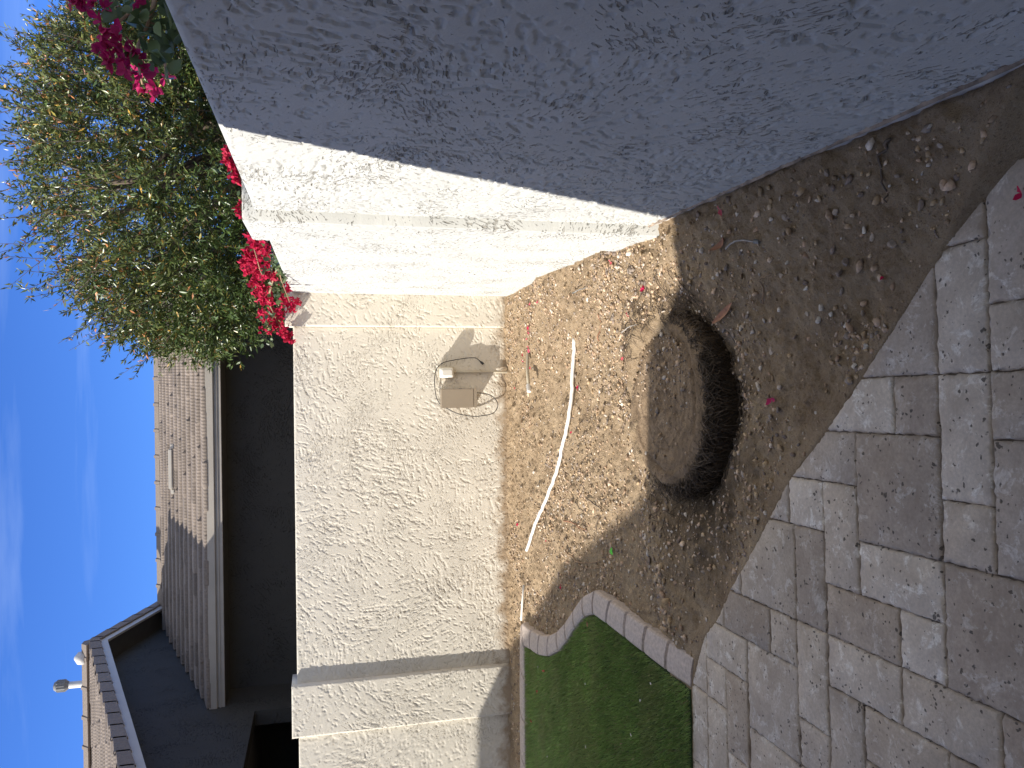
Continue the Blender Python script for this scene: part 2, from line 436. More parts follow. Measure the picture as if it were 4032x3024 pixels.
# ------------------------------------------------------------------ stucco relief
def relief(u, z, seed, depth=0.005):
    """skip-trowel relief in metres: flat trowelled patches in varying directions with torn hollows"""
    cs = 0.34
    gx = np.floor(u/cs); gz = np.floor(z/cs)
    best = np.full(u.shape, 9.0); ang = np.zeros(u.shape); dens = np.zeros(u.shape)
    wu = u + 0.06*(vn(u*9, z*9, seed+3)-0.5); wz = z+0.06*(vn(u*9, z*9, seed+4)-0.5)
    for i in (-1, 0, 1):
        for j in (-1, 0, 1):
            cx = gx+i; cz = gz+j
            px = (cx+_h(cx, cz, seed))*cs; pz = (cz+_h(cx, cz, seed+1))*cs
            d = np.hypot(wu-px, wz-pz)
            k = d < best
            best = np.where(k, d, best)
            a = (_h(cx, cz, seed+2)-0.5); a = np.sign(a)*np.abs(a*2)**1.5*1.5
            ang = np.where(k, a, ang); dens = np.where(k, _h(cx, cz, seed+5), dens)
    c, s = np.cos(ang), np.sin(ang)
    a = c*u+s*z; b = -s*u+c*z
    b = b + 0.012*(vn(u*14, z*14, seed+8)-0.5)*2
    n = 0.60*vn(a*25, b*68, seed+10)+0.40*fbm(u*64, z*64, seed+12, 2)
    th = 0.355 + 0.20*(vn(u*3.0, z*3.0, seed+20)-0.5) + 0.10*(dens-0.5)
    h = sst(th-0.045, th+0.03, n)
    n2 = 0.70*vn(a*10+31, b*34, seed+14)+0.30*vn(u*60, z*60, seed+15)
    h2 = sst(0.20, 0.24, n2)
    r = depth*(0.55*h + 0.55*h2) + 0.0012*fbm(a*10, b*70, seed+17, 2) + 0.0020*vn(u*5, z*5, seed+30)
    return r - depth*1.1 - 0.003

def wall_slab(name, axis, a0, a1, face, back, z0, z1, step, mat, parent, seed, depth=0.005, fade=0.012):
    """box whose outward face (towards -axis) carries the stucco relief. axis 1: face looks to -Y and spans X; axis 0: looks to -X and spans Y"""
    na = max(3, int((a1-a0)/step)); nz = max(3, int((z1-z0)/step))
    A = np.linspace(a0, a1, na+1); Z = np.linspace(z0, z1, nz+1)
    aa, zz = np.meshgrid(A, Z, indexing='ij')
    r = relief(aa, zz, seed, depth)
    edge = np.minimum.reduce([aa-a0, a1-aa, z1-zz])
    r = r*sst(0.0, fade, edge) + 0.006*(sst(0, fade, edge)-1)
    d = face - r*1.0
    # rounded arrises: the outermost row steps back
    if axis == 1: V = np.stack([aa, d, zz], -1).reshape(-1, 3)
    else: V = np.stack([d, aa, zz], -1).reshape(-1, 3)
    idx = np.arange((na+1)*(nz+1)).reshape(na+1, nz+1)
    q = np.stack([idx[:-1, :-1], idx[1:, :-1], idx[1:, 1:], idx[:-1, 1:]], -1).reshape(-1, 4)
    if axis == 0: q = q[:, ::-1]
    n0 = len(V)
    def bk(a, z): return (a, back, z) if axis == 1 else (back, a, z)
    # the sides: every rim vertex goes back to the rear plane
    rim = np.concatenate([idx[:, 0], idx[-1, 1:], idx[-2::-1, -1], idx[0, -2:0:-1]])
    B = V[rim].copy(); B[:, 1 if axis == 1 else 0] = back
    bi = n0+np.arange(len(rim)); nx = np.roll(np.arange(len(rim)), -1)
    side = np.stack([rim, bi, bi[nx], rim[nx]], -1)
    if axis == 0: side = side[:, ::-1]
    rear = bi[::-1][None, :] if axis == 1 else bi[None, :]
    o = np_mesh(name, np.concatenate([V, B]), [q, side, rear], mat, parent, smooth=False)
    return o

# ------------------------------------------------------------------ ground, terrain
gm = MB()
gm.bm.faces.new([gm.bm.verts.new(p) for p in ((-250, -250, -0.45), (250, -250, -0.45), (250, 250, -0.45), (-250, 250, -0.45))])
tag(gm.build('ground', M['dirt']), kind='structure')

OX, OY, MOD = -0.205, 2.064, 0.1675
RA = math.radians(2.6); CA, SA = math.cos(RA), math.sin(RA)
def pm(mx_, my_): return (OX+MOD*(CA*mx_-SA*my_), OY+MOD*(SA*mx_+CA*my_))
# edge between the paving and the bare soil, in paver modules
EDX = np.array([-13, -9, -6.92, -6.2, -5.45, -5, -4, -3.46, -2.06, -1.0, 0.0, 1.06, 2.73, 3.06, 4.2, 6.0])
EDY = np.array([6.9, 6.88, 6.83, 6.5, 6.05, 5.5, 4.72, 4.22, 2.98, 2.08, 0.88, -0.25, -1.93, -2.28, -3.6, -5.8])
def edge_y(m): return np.interp(m, EDX, EDY)

SCX, SCY, SR = -0.165, 3.385, 0.385      # palm stump
SZ = 0.035
wzy = np.array([0.5, 1.36, 1.7, 2.06, 2.54, 3.07, 3.34, 3.95, 4.53, 5.2, 5.5, 6.6, 6.8])
wzz = np.array([.12, .12, .115, .13, .125, .135, .125, .125, .11, .13, .085, .03, .02])
def dirt_h(x, y, fine=True):
    zw = np.interp(y, wzy, wzz)
    # distance from wall over a local width (narrower where paving comes close)
    dxm, dym = x-OX, y-OY
    mxx = (CA*dxm+SA*dym)/MOD; myy = (-SA*dxm+CA*dym)/MOD
    wid = np.clip(0.25+0.32*(y-1.3), 0.22, 0.75)
    s = np.clip(1-(WX-x)/wid, 0, 1)
    z = zw*s*s*(3-2*s)
    z = z+0.012*sst(0, 0.4, myy-edge_y(mxx))*0
    # dug hollow around the near side of the stump, spoil thrown out beside it
    r = np.hypot(x-SCX, y-SCY); th = np.arctan2(y-SCY, x-SCX)
    near = np.clip(-np.sin(th)*1.25+0.05-0.22*np.cos(th), 0, 1)
    rim_n = 0.30*(fbm(np.cos(th)*2.2+2, np.sin(th)*2.2+4, 87, 3)-0.5)
    dr_ = r-SR-0.015
    z = z-near*(0.05*np.exp(-(dr_/0.045)**2)+0.095*(1-sst(0.01, 0.30+rim_n, dr_)))
    z = z+0.034*np.clip(np.sin(th)+0.25, 0, 1)*np.exp(-(dr_/0.10)**2)*(0.55+0.9*vn(x*13, y*13, 66))
    z = z-0.05*np.exp(-((x-SCX-0.40)**2+(y-3.15)**2)/0.02)
    z = z+0.035*np.exp(-((x+0.72)**2+(y-3.5)**2)/0.06)+0.045*np.exp(-((x+0.95)**2+(y-3.45)**2)/0.05)
    z = z+0.04*np.exp(-((x+1.18)**2+(y-3.3)**2)/0.02)
    z = z+0.03*np.exp(-((x-0.35)**2+(y-3.75)**2)/0.12)
    z = z+0.025*np.exp(-((x+0.2)**2+(y-4.15)**2)/0.05)
    z = z+0.02*np.exp(-((y-WY)/0.05)**2)*(0.4+vn(x*6, y*0+3, 5))
    z = z-0.02*np.exp(-((x+1.8)**2+(y-5.75)**2)/0.06)
    # stay just under the paving
    inside = sst(0.02, 0.30, edge_y(mxx)-myy)
    z = z-0.012+0.010*sst(-0.9, 0.0, edge_y(mxx)-myy)-0.07*inside
    if fine:
        a = np.clip((myy-edge_y(mxx))/0.9, 0.12, 1)
        z = z + a*(0.036*(fbm(x*3.2, y*3.2, 41, 3)-0.5)+0.038*(fbm(x*11, y*11, 47, 3, 0.6)-0.5)+0.028*(fbm(x*36, y*36, 53, 3, 0.7)-0.5))
    return z

step = 0.009
gx = np.arange(-3.7, WX+0.06, step); gy = np.arange(0.9, WY+0.05, step)
X, Y = np.meshgrid(gx, gy, indexing='ij')
Z = dirt_h(X, Y)
idx = np.arange(X.size).reshape(X.shape)
q = np.stack([idx[:-1, :-1], idx[1:, :-1], idx[1:, 1:], idx[:-1, 1:]], -1).reshape(-1, 4)
# leave out the hidden soil under the stump
cxy = np.stack([(X[:-1, :-1]+X[1:, 1:])/2, (Y[:-1, :-1]+Y[1:, 1:])/2], -1).reshape(-1, 2)
keep = np.hypot(cxy[:, 0]-SCX, cxy[:, 1]-SCY) > SR-0.06
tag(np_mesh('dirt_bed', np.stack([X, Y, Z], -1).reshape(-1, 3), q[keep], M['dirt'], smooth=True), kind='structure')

# ------------------------------------------------------------------ paving (pattern of sawn travertine, one sheet)
PAV = [(3.05,5,-3,-2),(3.05,5,-2,0),(1.06,3.05,-3,-2),(1.06,3.05,-2,2),(2.03,4.03,-5,-3),(4.03,6,-5,-3),(1.04,2.03,-5,-3),(0.05,1.05,-1,3),(0.05,1.05,-2,-1),
 (-0.98,1.05,-3,-2),(0.03,1.04,-5,-3),(-1.97,0,-2,0),(-1,0,0,3),(-2,-1,1,2.18),(-2,-1,2.18,4),(-3,-1,0,1),(-1.97,-.98,-3,-2),(-1.97,0.03,-5,-3),
 (-4,-2,2,4.21),(-4,-2,4.21,5.5),(-4,-2,1,2),(-4,-3,-1,1),(-3,-2,-2,0),(-4,-3,-2,-1),(-4,-2,-4,-2),(-5,-4,3,5.06),(-5,-4,5.06,6.5),(-5,-4,2,3),(-6,-4,1,2),
 (-5,-4,-1,1),(-5,-4,-3,-1),(-6,-5,-2,0),(-7,-5,0,1),(-7,-6,1,2),(-7,-5,2,4),(-6,-5,4,6),(-7,-6,5,6),(-8,-6,4,5),(-6.93,-5,6,7.5),(-8.93,-6.93,6,7.5),(-9,-7,5,6),
 (-9,-8,4,5),(-9,-7,2,4),(-8,-7,0,2),(-8,-6,-2,0),(-6,-5,-4,-2),(-5,-4,-5,-3),(-8,-6,-4,-2),(-11,-9,4,6),(-11,-9,6,7.5),(-11,-9,2,4),(-10,-8,0,2),(-4,-2,-6,-4)]
cover = set()
for (a, b, c, d) in PAV:
    for i in range(math.floor(a+0.2), math.ceil(b-0.2)):
        for j in range(math.floor(c+0.2), math.ceil(d-0.2)): cover.add((i, j))
for i in range(-13, 6):
    for j in range(-9, 8):
        if (i, j) not in cover:
            w = 1
            if (i+1, j) not in cover and i+1 < 6 and (i*7+j*3) % 3: w = 2
            PAV.append((i, i+w, j, j+1))
            for k in range(w): cover.add((i+k, j))
pv, pf4, pfn, pt = [], [], [], []
def clip_poly(poly):
    """keep the part of the polygon on the paved side of the edge"""
    dense = []
    n = len(poly)
    for i in range(n):
        a = np.array(poly[i]); b = np.array(poly[(i+1) % n])
        k = max(2, int(np.hypot(*(b-a))/0.09))
        for t in range(k): dense.append(a+(b-a)*t/k)
    outp = []
    for i in range(len(dense)):
        a = dense[i]; b = dense[(i+1) % len(dense)]
        fa = edge_y(a[0])-a[1]; fb = edge_y(b[0])-b[1]
        if fa >= 0: outp.append(a)
        if (fa >= 0) != (fb >= 0): outp.append(a+(b-a)*fa/(fa-fb))
    # subdivide the cut edge so it follows the curve
    res = []
    for i in range(len(outp)):
        a = outp[i]; b = outp[(i+1) % len(outp)]; res.append(a)
        L = np.hypot(*(b-a))
        if L > 0.2:
            k = int(L/0.09)
            for t in range(1, k):
                p = a+(b-a)*t/k; p = np.array([p[0], min(edge_y(p[0]), p[1]+0.3)]); res.append(p)
    return res
tints = [(1.0,0.985,0.95),(0.88,0.86,0.84),(1.10,1.10,1.08),(1.26,1.29,1.30),(0.78,0.755,0.73),(1.0,1.0,1.0),(1.16,1.17,1.16),(0.92,0.885,0.84)]
nvt = 0
rp = random.Random(5)
SN = lambda v: v if v in (2.18, 4.21, 5.06) else round(v)
for pi, (a, b, c, d) in enumerate(PAV):
    a, b, c, d = SN(a), SN(b), SN(c), SN(d)
    g = 0.011
    poly = clip_poly([(a+g, c+g), (b-g, c+g), (b-g, d-g), (a+g, d-g)])
    if len(poly) < 4: continue
    P = np.array([pm(*p) for p in poly])
    cen = P.mean(0); n = len(P)
    dz = rp.uniform(-0.0025, 0.0025)
    tn = -(P-cen); tn /= np.maximum(np.linalg.norm(tn, axis=1)[:, None], 1e-6)
    jit = np.array([[rp.gauss(0, 0.0015), rp.gauss(0, 0.0015)] for _ in range(n)])
    ins = np.array([abs(rp.gauss(0.006, 0.004)) for _ in range(n)])[:, None]
    ins2 = ins+np.array([abs(rp.gauss(0.005, 0.003)) for _ in range(n)])[:, None]
    r0 = np.c_[P+jit, np.full(n, -0.05)]; r1 = np.c_[P+jit, np.full(n, -0.007+dz)]
    r2 = np.c_[P+tn*ins, np.full(n, -0.0015+dz)]; r3 = np.c_[P+tn*ins2, np.full(n, 0.0+dz)]
    base = nvt
    pv.append(np.concatenate([r0, r1, r2, r3])); nvt += 4*n
    i = np.arange(n); j = (i+1) % n
    for L in range(3):
        pf4.append(np.stack([base+L*n+i, base+L*n+j, base+(L+1)*n+j, base+(L+1)*n+i], -1))
    pfn.append((base+3*n+i)[None, :])
    tcol = np.array(tints[rp.randrange(len(tints))])*rp.uniform(0.94, 1.05)
    pt.append(np.tile(tcol, (4*n, 1)))
tag(np_mesh('pavement', np.concatenate(pv), [np.concatenate(pf4)]+pfn, M['paver'], attr=np.concatenate(pt)), kind='structure')
jb = MB()
em = np.linspace(-13, 5.5, 60)
jb.prism([pm(-13, -9)]+[pm(5.5, -9)]+[pm(m, float(edge_y(m))-0.06) for m in em[::-1]], 2, -0.10, -0.013)
tag(jb.build('pavement_bedding', M['joint']), kind='structure')

# ------------------------------------------------------------------ garden walls
back = empty('garden_wall', (-1.4, WY+0.08, 0), 'sunlit cream stucco back wall with the outlet box and metal box mounted on it', 'wall')
TB = WY+0.17
wall_slab('wall_panel', 1, -2.66, 0.37, WY, TB, -0.25, WH, 0.0052, M['stucco'], back, 100)
wall_slab('wall_panel', 1, -7.5, -3.09, WY, TB, -0.25, 1.84, 0.008, M['stucco'], back, 140)
o = wall_slab('pilaster', 1, -3.10, -2.655, WY-0.045, TB+0.05, -0.25, 1.893, 0.006, M['stucco'], back, 180)
o = wall_slab('pilaster', 1, 0.367, 0.85, WY-0.035, TB+0.05, -0.25, 1.912, 0.006, M['stucco'], back, 220)
side = empty('garden_wall', (WX+0.08, 2.6, 0), 'tall white stucco side wall running away on the right, near half in shade', 'wall')
TX = WX+0.16
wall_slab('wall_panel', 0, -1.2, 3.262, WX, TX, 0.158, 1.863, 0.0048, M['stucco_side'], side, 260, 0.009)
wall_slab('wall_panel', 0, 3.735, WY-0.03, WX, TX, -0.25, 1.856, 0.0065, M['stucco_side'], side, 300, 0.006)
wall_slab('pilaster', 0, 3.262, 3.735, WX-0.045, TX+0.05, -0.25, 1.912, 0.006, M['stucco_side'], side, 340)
fb = MB()
ny = 220
ys = np.linspace(-1.2, 3.262, ny)
fx = WX+0.010+0.006*(fbm(ys*14, ys*0+2, 71, 3)-0.5)
pts = [(float(x_), float(y_)) for x_, y_ in zip(fx, ys)]+[(TX-0.01, 3.262), (TX-0.01, -1.2)]
fb.prism(pts, 2, -0.25, 0.166)
fb.build('footing', M['foundation'], side)
# ragged mortar drip along the foot of the stucco
lip = MB(); vs0 = []
for i, y_ in enumerate(np.linspace(-1.2, 3.255, 340)):
    w = 0.003+0.007*float(vn(np.array([y_*22]), np.array([1.5]), 3)[0]); h = 0.006+0.012*float(vn(np.array([y_*15]), np.array([7.5]), 9)[0])
    vs0.append([lip.bm.verts.new(p) for p in ((WX+0.004, y_, 0.168), (WX-w*0.9, y_, 0.162), (WX-w*0.55, y_, 0.158-h*0.3), (WX+0.006, y_, 0.160-h))])
for i in range(len(vs0)-1):
    for k in range(3): lip.bm.faces.new((vs0[i][k], vs0[i][k+1], vs0[i+1][k+1], vs0[i+1][k]))
lip.build('stucco_lip', M['lip'], side, smooth=True)

# ------------------------------------------------------------------ neighbour's house (beyond the back wall)
NX, NY = -4.13, 9.96             # gable wall plane, eave line
house = empty('house', (NX, NY+2, 0), 'dark shaded stucco house with brown tile roofs beyond the back wall', 'house')
def tile_roof(name, x0, x1, ye, ze, slope, run, flip, parent, exposure=0.335, rib=0.042, wave=0.011):
    """courses of ribbed concrete tile; eave at (ye, ze), rising in +Y (or -Y when flip)"""
    L = run*math.sqrt(1+slope*slope); nc = int(round(L/exposure)); ex = L/nc
    cu, su = 1/math.sqrt(1+slope**2), slope/math.sqrt(1+slope**2)
    n = int((x1-x0)/rib*4); xs = np.linspace(x0, x1, n+1)
    Vs, Fs, At = [], [], []; base = 0
    rr = np.random.default_rng(int(abs(x0*100))+3)
    for c_ in range(nc):
        off = 0.15*(c_ % 2)
        tid = np.floor((xs-x0+off)/0.30).astype(int)
        lift = 0.004*rr.standard_normal(tid.max()+2)[tid]; tin = (1+0.10*rr.standard_normal(tid.max()+2))[tid]
        slip = 0.006*rr.standard_normal(tid.max()+2)[tid]
        ph = (xs/rib) % 1.0
        prof = np.clip(np.sin(ph*2*np.pi)*1.6, -1, 1)*wave*0.5
        s0 = c_*ex-0.03+slip; s1 = (c_+1)*ex+0.01
        rows = [(s0, -0.004+0*prof), (s0, 0.040+prof+lift), (s0+0.06, 0.042+prof*0.5+lift), (np.full_like(xs, s1), 0.002+prof*0.2)]
        for (s_, h_) in rows:
            yy = s_*cu - h_*su; zz = s_*su + h_*cu
            Vs.append(np.stack([xs, ye+(yy if not flip else -yy), ze+zz], -1)); At.append(np.stack([tin]*3, -1))
        i = np.arange(n)
        for r in range(3):
            a = base+r*(n+1)
            f = np.stack([a+i, a+i+1, a+n+1+i+1, a+n+1+i], -1)
            Fs.append(f if not flip else f[:, ::-1])
        base += 4*(n+1)
    return np_mesh(name, np.concatenate(Vs), np.concatenate(Fs), M['tile'], parent, attr=np.concatenate(At))

LOWY, LOWZ = 13.47, 4.20
sl = (LOWZ-3.0)/(LOWY-NY)
X1H = 1.6
tile_roof('tile_roof', NX+0.02, X1H, NY-0.02, 3.0, sl, LOWY-NY, False, house)
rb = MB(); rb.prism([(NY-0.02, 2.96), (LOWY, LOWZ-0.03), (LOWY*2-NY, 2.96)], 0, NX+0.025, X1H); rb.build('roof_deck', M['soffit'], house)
# ridge caps
def ridge_caps(x0, x1, y, z, parent, tl=0.42, mat=None):
    m = MB(); x = x0
    k = 0
    while x < x1-0.1:
        w = 0.13; xe = min(x+tl+0.03, x1)
        t = 0.045
        m.prism([(y-w, z-0.045), (y-w*0.45, z+0.035), (y+w*0.45, z+0.035), (y+w, z-0.045), (y+w-0.03, z-0.06), (y-w+0.03, z-0.06)], 0, x+0.004, xe-0.03)
        # raised lap at one end
        m.prism([(y-w-0.012, z-0.045), (y-w*0.45, z+0.052), (y+w*0.45, z+0.052), (y+w+0.012, z-0.045)], 0, x+0.006-0.002, x+0.05)
        x += tl; k += 1
    o = m.build('ridge_tiles', M['tile'], parent)
    a = o.data.attributes.new('tint', 'FLOAT_COLOR', 'POINT')
    c = np.ones((len(o.data.vertices), 4), np.float32); c[:, :3] = 0.95
    a.data.foreach_set('color', c.ravel()); return o
ridge_caps(NX+0.2, X1H, LOWY, LOWZ+0.03, house)
fm = MB()
fm.box(NX-0.05, X1H, NY-0.05, NY-0.015, 2.91, 3.005, 0.006)       # gutter board
fm.box(NX-0.03, X1H, NY-0.015, NY+0.03, 2.825, 2.955, 0.004)
fm.box(NX-0.03, X1H, NY-0.028, NY-0.012, 2.868, 2.885, 0.003)
fm.build('fascia', M['fascia'], house)
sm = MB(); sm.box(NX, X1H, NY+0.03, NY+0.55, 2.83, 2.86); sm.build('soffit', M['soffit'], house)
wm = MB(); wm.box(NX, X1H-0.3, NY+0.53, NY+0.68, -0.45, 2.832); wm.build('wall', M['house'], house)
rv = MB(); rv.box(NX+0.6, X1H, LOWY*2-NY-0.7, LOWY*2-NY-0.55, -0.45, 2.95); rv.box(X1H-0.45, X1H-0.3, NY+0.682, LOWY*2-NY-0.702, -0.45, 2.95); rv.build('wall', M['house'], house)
# long white strip vent lying on the lower roof
svz = lambda y: 3.0+sl*(y-NY)+0.045
sv = MB(); yv = 11.9
sv.box(-1.70, -1.12, yv-0.05, yv+0.05, svz(yv)+0.02, svz(yv)+0.075, 0.012)
sv.box(-1.77, -1.701, yv-0.03, yv+0.03, svz(yv)+0.0, svz(yv)+0.05, 0.01); sv.box(-1.119, -1.05, yv-0.03, yv+0.03, svz(yv)+0.0, svz(yv)+0.05, 0.01)
sv.build('strip_vent', M['trim'], house)

# gable wing: ridge along X, gable end facing +X
PKY, PKZ = 11.87, 4.69
gsl = 0.335
eY0 = 7.35; eY1 = PKY*2-eY0
def gz(y): return PKZ-gsl*abs(y-PKY)
gw = MB()
OPY0, OPY1, OPZ = 7.9, 9.73, 2.46
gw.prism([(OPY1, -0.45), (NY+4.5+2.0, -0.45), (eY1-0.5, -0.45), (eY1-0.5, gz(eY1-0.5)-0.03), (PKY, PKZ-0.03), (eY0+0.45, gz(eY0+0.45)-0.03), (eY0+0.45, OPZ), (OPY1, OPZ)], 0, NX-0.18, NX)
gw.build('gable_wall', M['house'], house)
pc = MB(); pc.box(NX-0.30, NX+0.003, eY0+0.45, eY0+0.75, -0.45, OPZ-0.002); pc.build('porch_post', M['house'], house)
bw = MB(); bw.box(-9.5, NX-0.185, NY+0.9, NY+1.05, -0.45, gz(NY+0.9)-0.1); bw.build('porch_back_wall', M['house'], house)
lw = MB(); lw.box(-9.7, -9.5, eY0+0.5, NY+1.05, -0.45, gz(NY+0.9)-0.1); lw.build('wall', M['house'], house)  # out of view, added to keep the sun out of the porch
fw = MB(); fw.box(-9.495, NX-0.31, eY0+0.5, eY0+0.7, -0.45, gz(eY0+0.5)-0.02); fw.build('wall', M['house'], house)  # also added unseen, closing the porch front so it stays dark
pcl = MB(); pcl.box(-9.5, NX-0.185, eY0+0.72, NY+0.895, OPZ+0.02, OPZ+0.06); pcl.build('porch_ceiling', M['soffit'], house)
ROX = NX+0.33                      # rake overhang
tile_roof('tile_roof', -9.5, ROX, eY0-0.02, gz(eY0)+0.13, gsl, PKY-eY0, False, house)
tile_roof('tile_roof', -9.5, ROX, eY1+0.02, gz(eY1)+0.13, gsl, PKY-eY0, True, house)
gd = MB()
th = 0.05
gd.prism([(eY0, gz(eY0)+0.10), (PKY, PKZ+0.10), (eY1, gz(eY1)+0.10), (eY1, gz(eY1)+0.02), (PKY, PKZ+0.02), (eY0, gz(eY0)+0.02)], 0, -9.5, ROX-0.035)
gd.build('roof_deck', M['soffit'], house)
ridge_caps(-9.5, ROX+0.02, PKY, PKZ+0.21, house)
bb = MB()
bb.prism([(eY0-0.02, gz(eY0)+0.10), (PKY, PKZ+0.105), (PKY, PKZ-0.075), (eY0-0.02, gz(eY0)-0.08)], 0, ROX-0.033, ROX)
bb.build('bargeboard', M['trim'], house)
bb = MB()
bb.prism([(PKY+0.002, PKZ+0.105), (eY1+0.02, gz(eY1)+0.10), (eY1+0.02, gz(eY1)-0.08), (PKY+0.002, PKZ-0.075)], 0, ROX-0.033, ROX)
bb.build('bargeboard', M['trim'], house)
# rake tiles stepping up both slopes
def rake(sign):
    m = MB(); L = 0.335*1.0; k = 0; y = eY0 if sign > 0 else eY1
    c_ = 1/math.sqrt(1+gsl**2)
    while (PKY-y)*sign > 0.05:
        y2 = y+sign*L*c_; z1 = gz(y)+0.10; z2 = gz(y2)+0.10
        if (PKY-y2)*sign < 0: y2 = PKY; z2 = PKZ+0.10
        ov = 0.03
        a = [(y-sign*ov, z1+0.075-ov*gsl), (y2, z2+0.055), (y2, z2-0.07), (y-sign*ov, z1-0.085-ov*gsl)]
        m.prism(a, 0, ROX+0.002, ROX+0.028)
        m.prism([(y-sign*ov, z1+0.077-ov*gsl), (y2, z2+0.057), (y2, z2+0.03), (y-sign*ov, z1+0.045-ov*gsl)], 0, ROX-0.14, ROX+0.0015)
        y = y2
    o = m.build('rake_tiles', M['tile'], house)
    a = o.data.attributes.new('tint', 'FLOAT_COLOR', 'POINT')
    nn = len(o.data.vertices); c = np.ones((nn, 4), np.float32)
    c[:, :3] = (0.9+0.15*np.repeat(RNG.random(nn//8+1), 8)[:nn])[:, None]
    a.data.foreach_set('color', c.ravel())
rake(1); rake(-1)
# plumbing vent on the ridge
vx, vy = -4.72, 12.75
vp = MB(); vp.tube([(vx, vy, 4.4), (vx, vy, 5.44)], 0.050, 16); p_ = vp.build('vent_pipe', M['palevent'], house, True)
vc = MB(); vc.tube([(vx, vy, 5.38), (vx, vy, 5.42), (vx, vy, 5.54), (vx, vy, 5.575), (vx, vy, 5.59)], [0.055, 0.082, 0.082, 0.06, 0.02], 20)
for k in range(14):
    a = k*2*math.pi/14
    vc.box(vx+0.083*math.cos(a)-0.007, vx+0.083*math.cos(a)+0.007, vy+0.083*math.sin(a)-0.007, vy+0.083*math.sin(a)+0.007, 5.425, 5.535)
vc.build('vent_cap', M['ventcap'], p_)
dm = MB(); dm.tube([(ROX-0.22, PKY-0.02, PKZ+0.20), (ROX-0.22, PKY-0.02, PKZ+0.30), (ROX-0.22, PKY-0.02, PKZ+0.35)], [0.10, 0.085, 0.02], 16); dm.build('dome_vent', M['palevent'], house, True)

# ------------------------------------------------------------------ the near house whose roof shades the yard (behind and left of the camera)
nh = empty('house', (-4.5, -1.5, 0), 'beige stucco house beside the paving whose tiled eaves shade the near yard', 'house')
H = 2.72
SHX = H/0.61; SHY = SHX*0.32
shadow = [(4.6, 3.13), (0.50, 3.16), (0.33, 3.33), (0.20, 3.51), (0.10, 3.56), (-0.60, 3.60), (-0.85, 3.97), (-1.42, 5.16), (-2.02, 5.90), (-2.62, 6.86), (-4.6, 6.90)]
edge = [(x_-SHX, y_-SHY) for x_, y_ in shadow]
poly = edge+[(-12, edge[-1][1]), (-12, -7), (edge[0][0], -7)]
r_ = MB(); r_.prism(poly, 2, H-0.20, H); r_.build('fascia', M['trim'], nh)
cxn, cyn = -5.5, -1.5
rt = MB()
low = [rt.bm.verts.new((x_, y_, H+0.004)) for x_, y_ in poly]
top = [rt.bm.verts.new((cxn+(x_-cxn)*0.25, cyn+(y_-cyn)*0.2, H+0.9)) for x_, y_ in poly]
for i in range(len(poly)):
    j = (i+1) % len(poly); rt.bm.faces.new((low[i], low[j], top[j], top[i]))
rt.bm.faces.new(top)
o = rt.build('tile_roof', M['tile'], nh)
a = o.data.attributes.new('tint', 'FLOAT_COLOR', 'POINT'); a.data.foreach_set('color', np.ones(len(o.data.vertices)*4, np.float32))
w_ = MB(); w_.prism([(-11.6, -6.6), (-0.9, -6.6), (-0.9, 0.9), (-11.6, 0.9)], 2, -0.06, H-0.205); w_.build('wall', M['near_house'], nh)

# ------------------------------------------------------------------ concrete lawn edging
co = [(-2.091, 6.107), (-2.061, 5.826), (-2.013, 5.568), (-1.938, 5.329), (-1.84, 5.125), (-1.716, 4.935), (-1.577, 4.757), (-1.431, 4.564), (-1.332, 4.349), (-1.318, 4.087), (-1.316, 3.863), (-1.314, 3.616), (-1.305, 3.366), (-1.296, 3.132)]
ci = [(-2.275, 6.054), (-2.235, 5.861), (-2.192, 5.622), (-2.109, 5.364), (-1.972, 5.095), (-1.835, 4.908), (-1.689, 4.734), (-1.557, 4.544), (-1.494, 4.381), (-1.478, 4.162), (-1.474, 3.894), (-1.471, 3.663), (-1.467, 3.409), (-1.455, 3.165)]
bo = [(-3.9, 6.19), (-3.53, 6.19), (-3.19, 6.19), (-2.84, 6.19), (-2.47, 6.187), (-2.16, 6.16)]
bi_ = [(-3.9, 6.035), (-3.60, 6.035), (-3.26, 6.04), (-2.91, 6.042), (-2.55, 6.045), (-2.285, 6.05)]
CO = bo+co; CI = bi_+ci
cu = MB(); rows = []
CT = 0.042
def prof(o, i, dz, lip):
    CT = 0.042-0.030*min(max((4.1-o[1])/0.9, 0.0), 1.0)       # sinks to the level of the paving
    o = np.array(o); i = np.array(i); d = i-o; w = np.hypot(*d); d = d/w
    def P(t, z): return (*(o+d*t), z)
    return [P(0.0, -0.08), P(0.002, CT-0.014+dz), P(0.008, CT-0.003+dz), P(0.018, CT+dz), P(w*0.5, CT+0.004+dz), P(w-0.018, CT-0.002+dz), P(w-0.006, CT-0.010+dz), P(w, -0.06)]
def lerp(a, b, t): return (a[0]+(b[0]-a[0])*t, a[1]+(b[1]-a[1])*t)
for k in range(len(CO)-1):
    L = max(math.dist(CO[k], CO[k+1]), 0.05)
    g = min(0.008/L, 0.15)
    for t, dz in ((0.05, 0), (0.5, 0), (1.0, -0.004)) if k == len(CO)-2 else ((g*0.4, -0.022), (g, -0.018), (g*1.9, -0.001), (0.25, 0), (0.5, 0.001), (0.75, 0), (1-g*1.9, -0.001), (1-g, -0.018), (1-g*0.4, -0.022)):
        rows.append(prof(lerp(CO[k], CO[k+1], t), lerp(CI[k], CI[k+1], t), dz+random.uniform(-0.0006, 0.0006), 0))
VV = [[cu.bm.verts.new(p) for p in r] for r in rows]
for a, b in zip(VV[:-1], VV[1:]):
    for k in range(len(a)-1): cu.bm.faces.new((a[k], a[k+1], b[k+1], b[k]))
cu.bm.faces.new(VV[0]); cu.bm.faces.new(VV[-1])
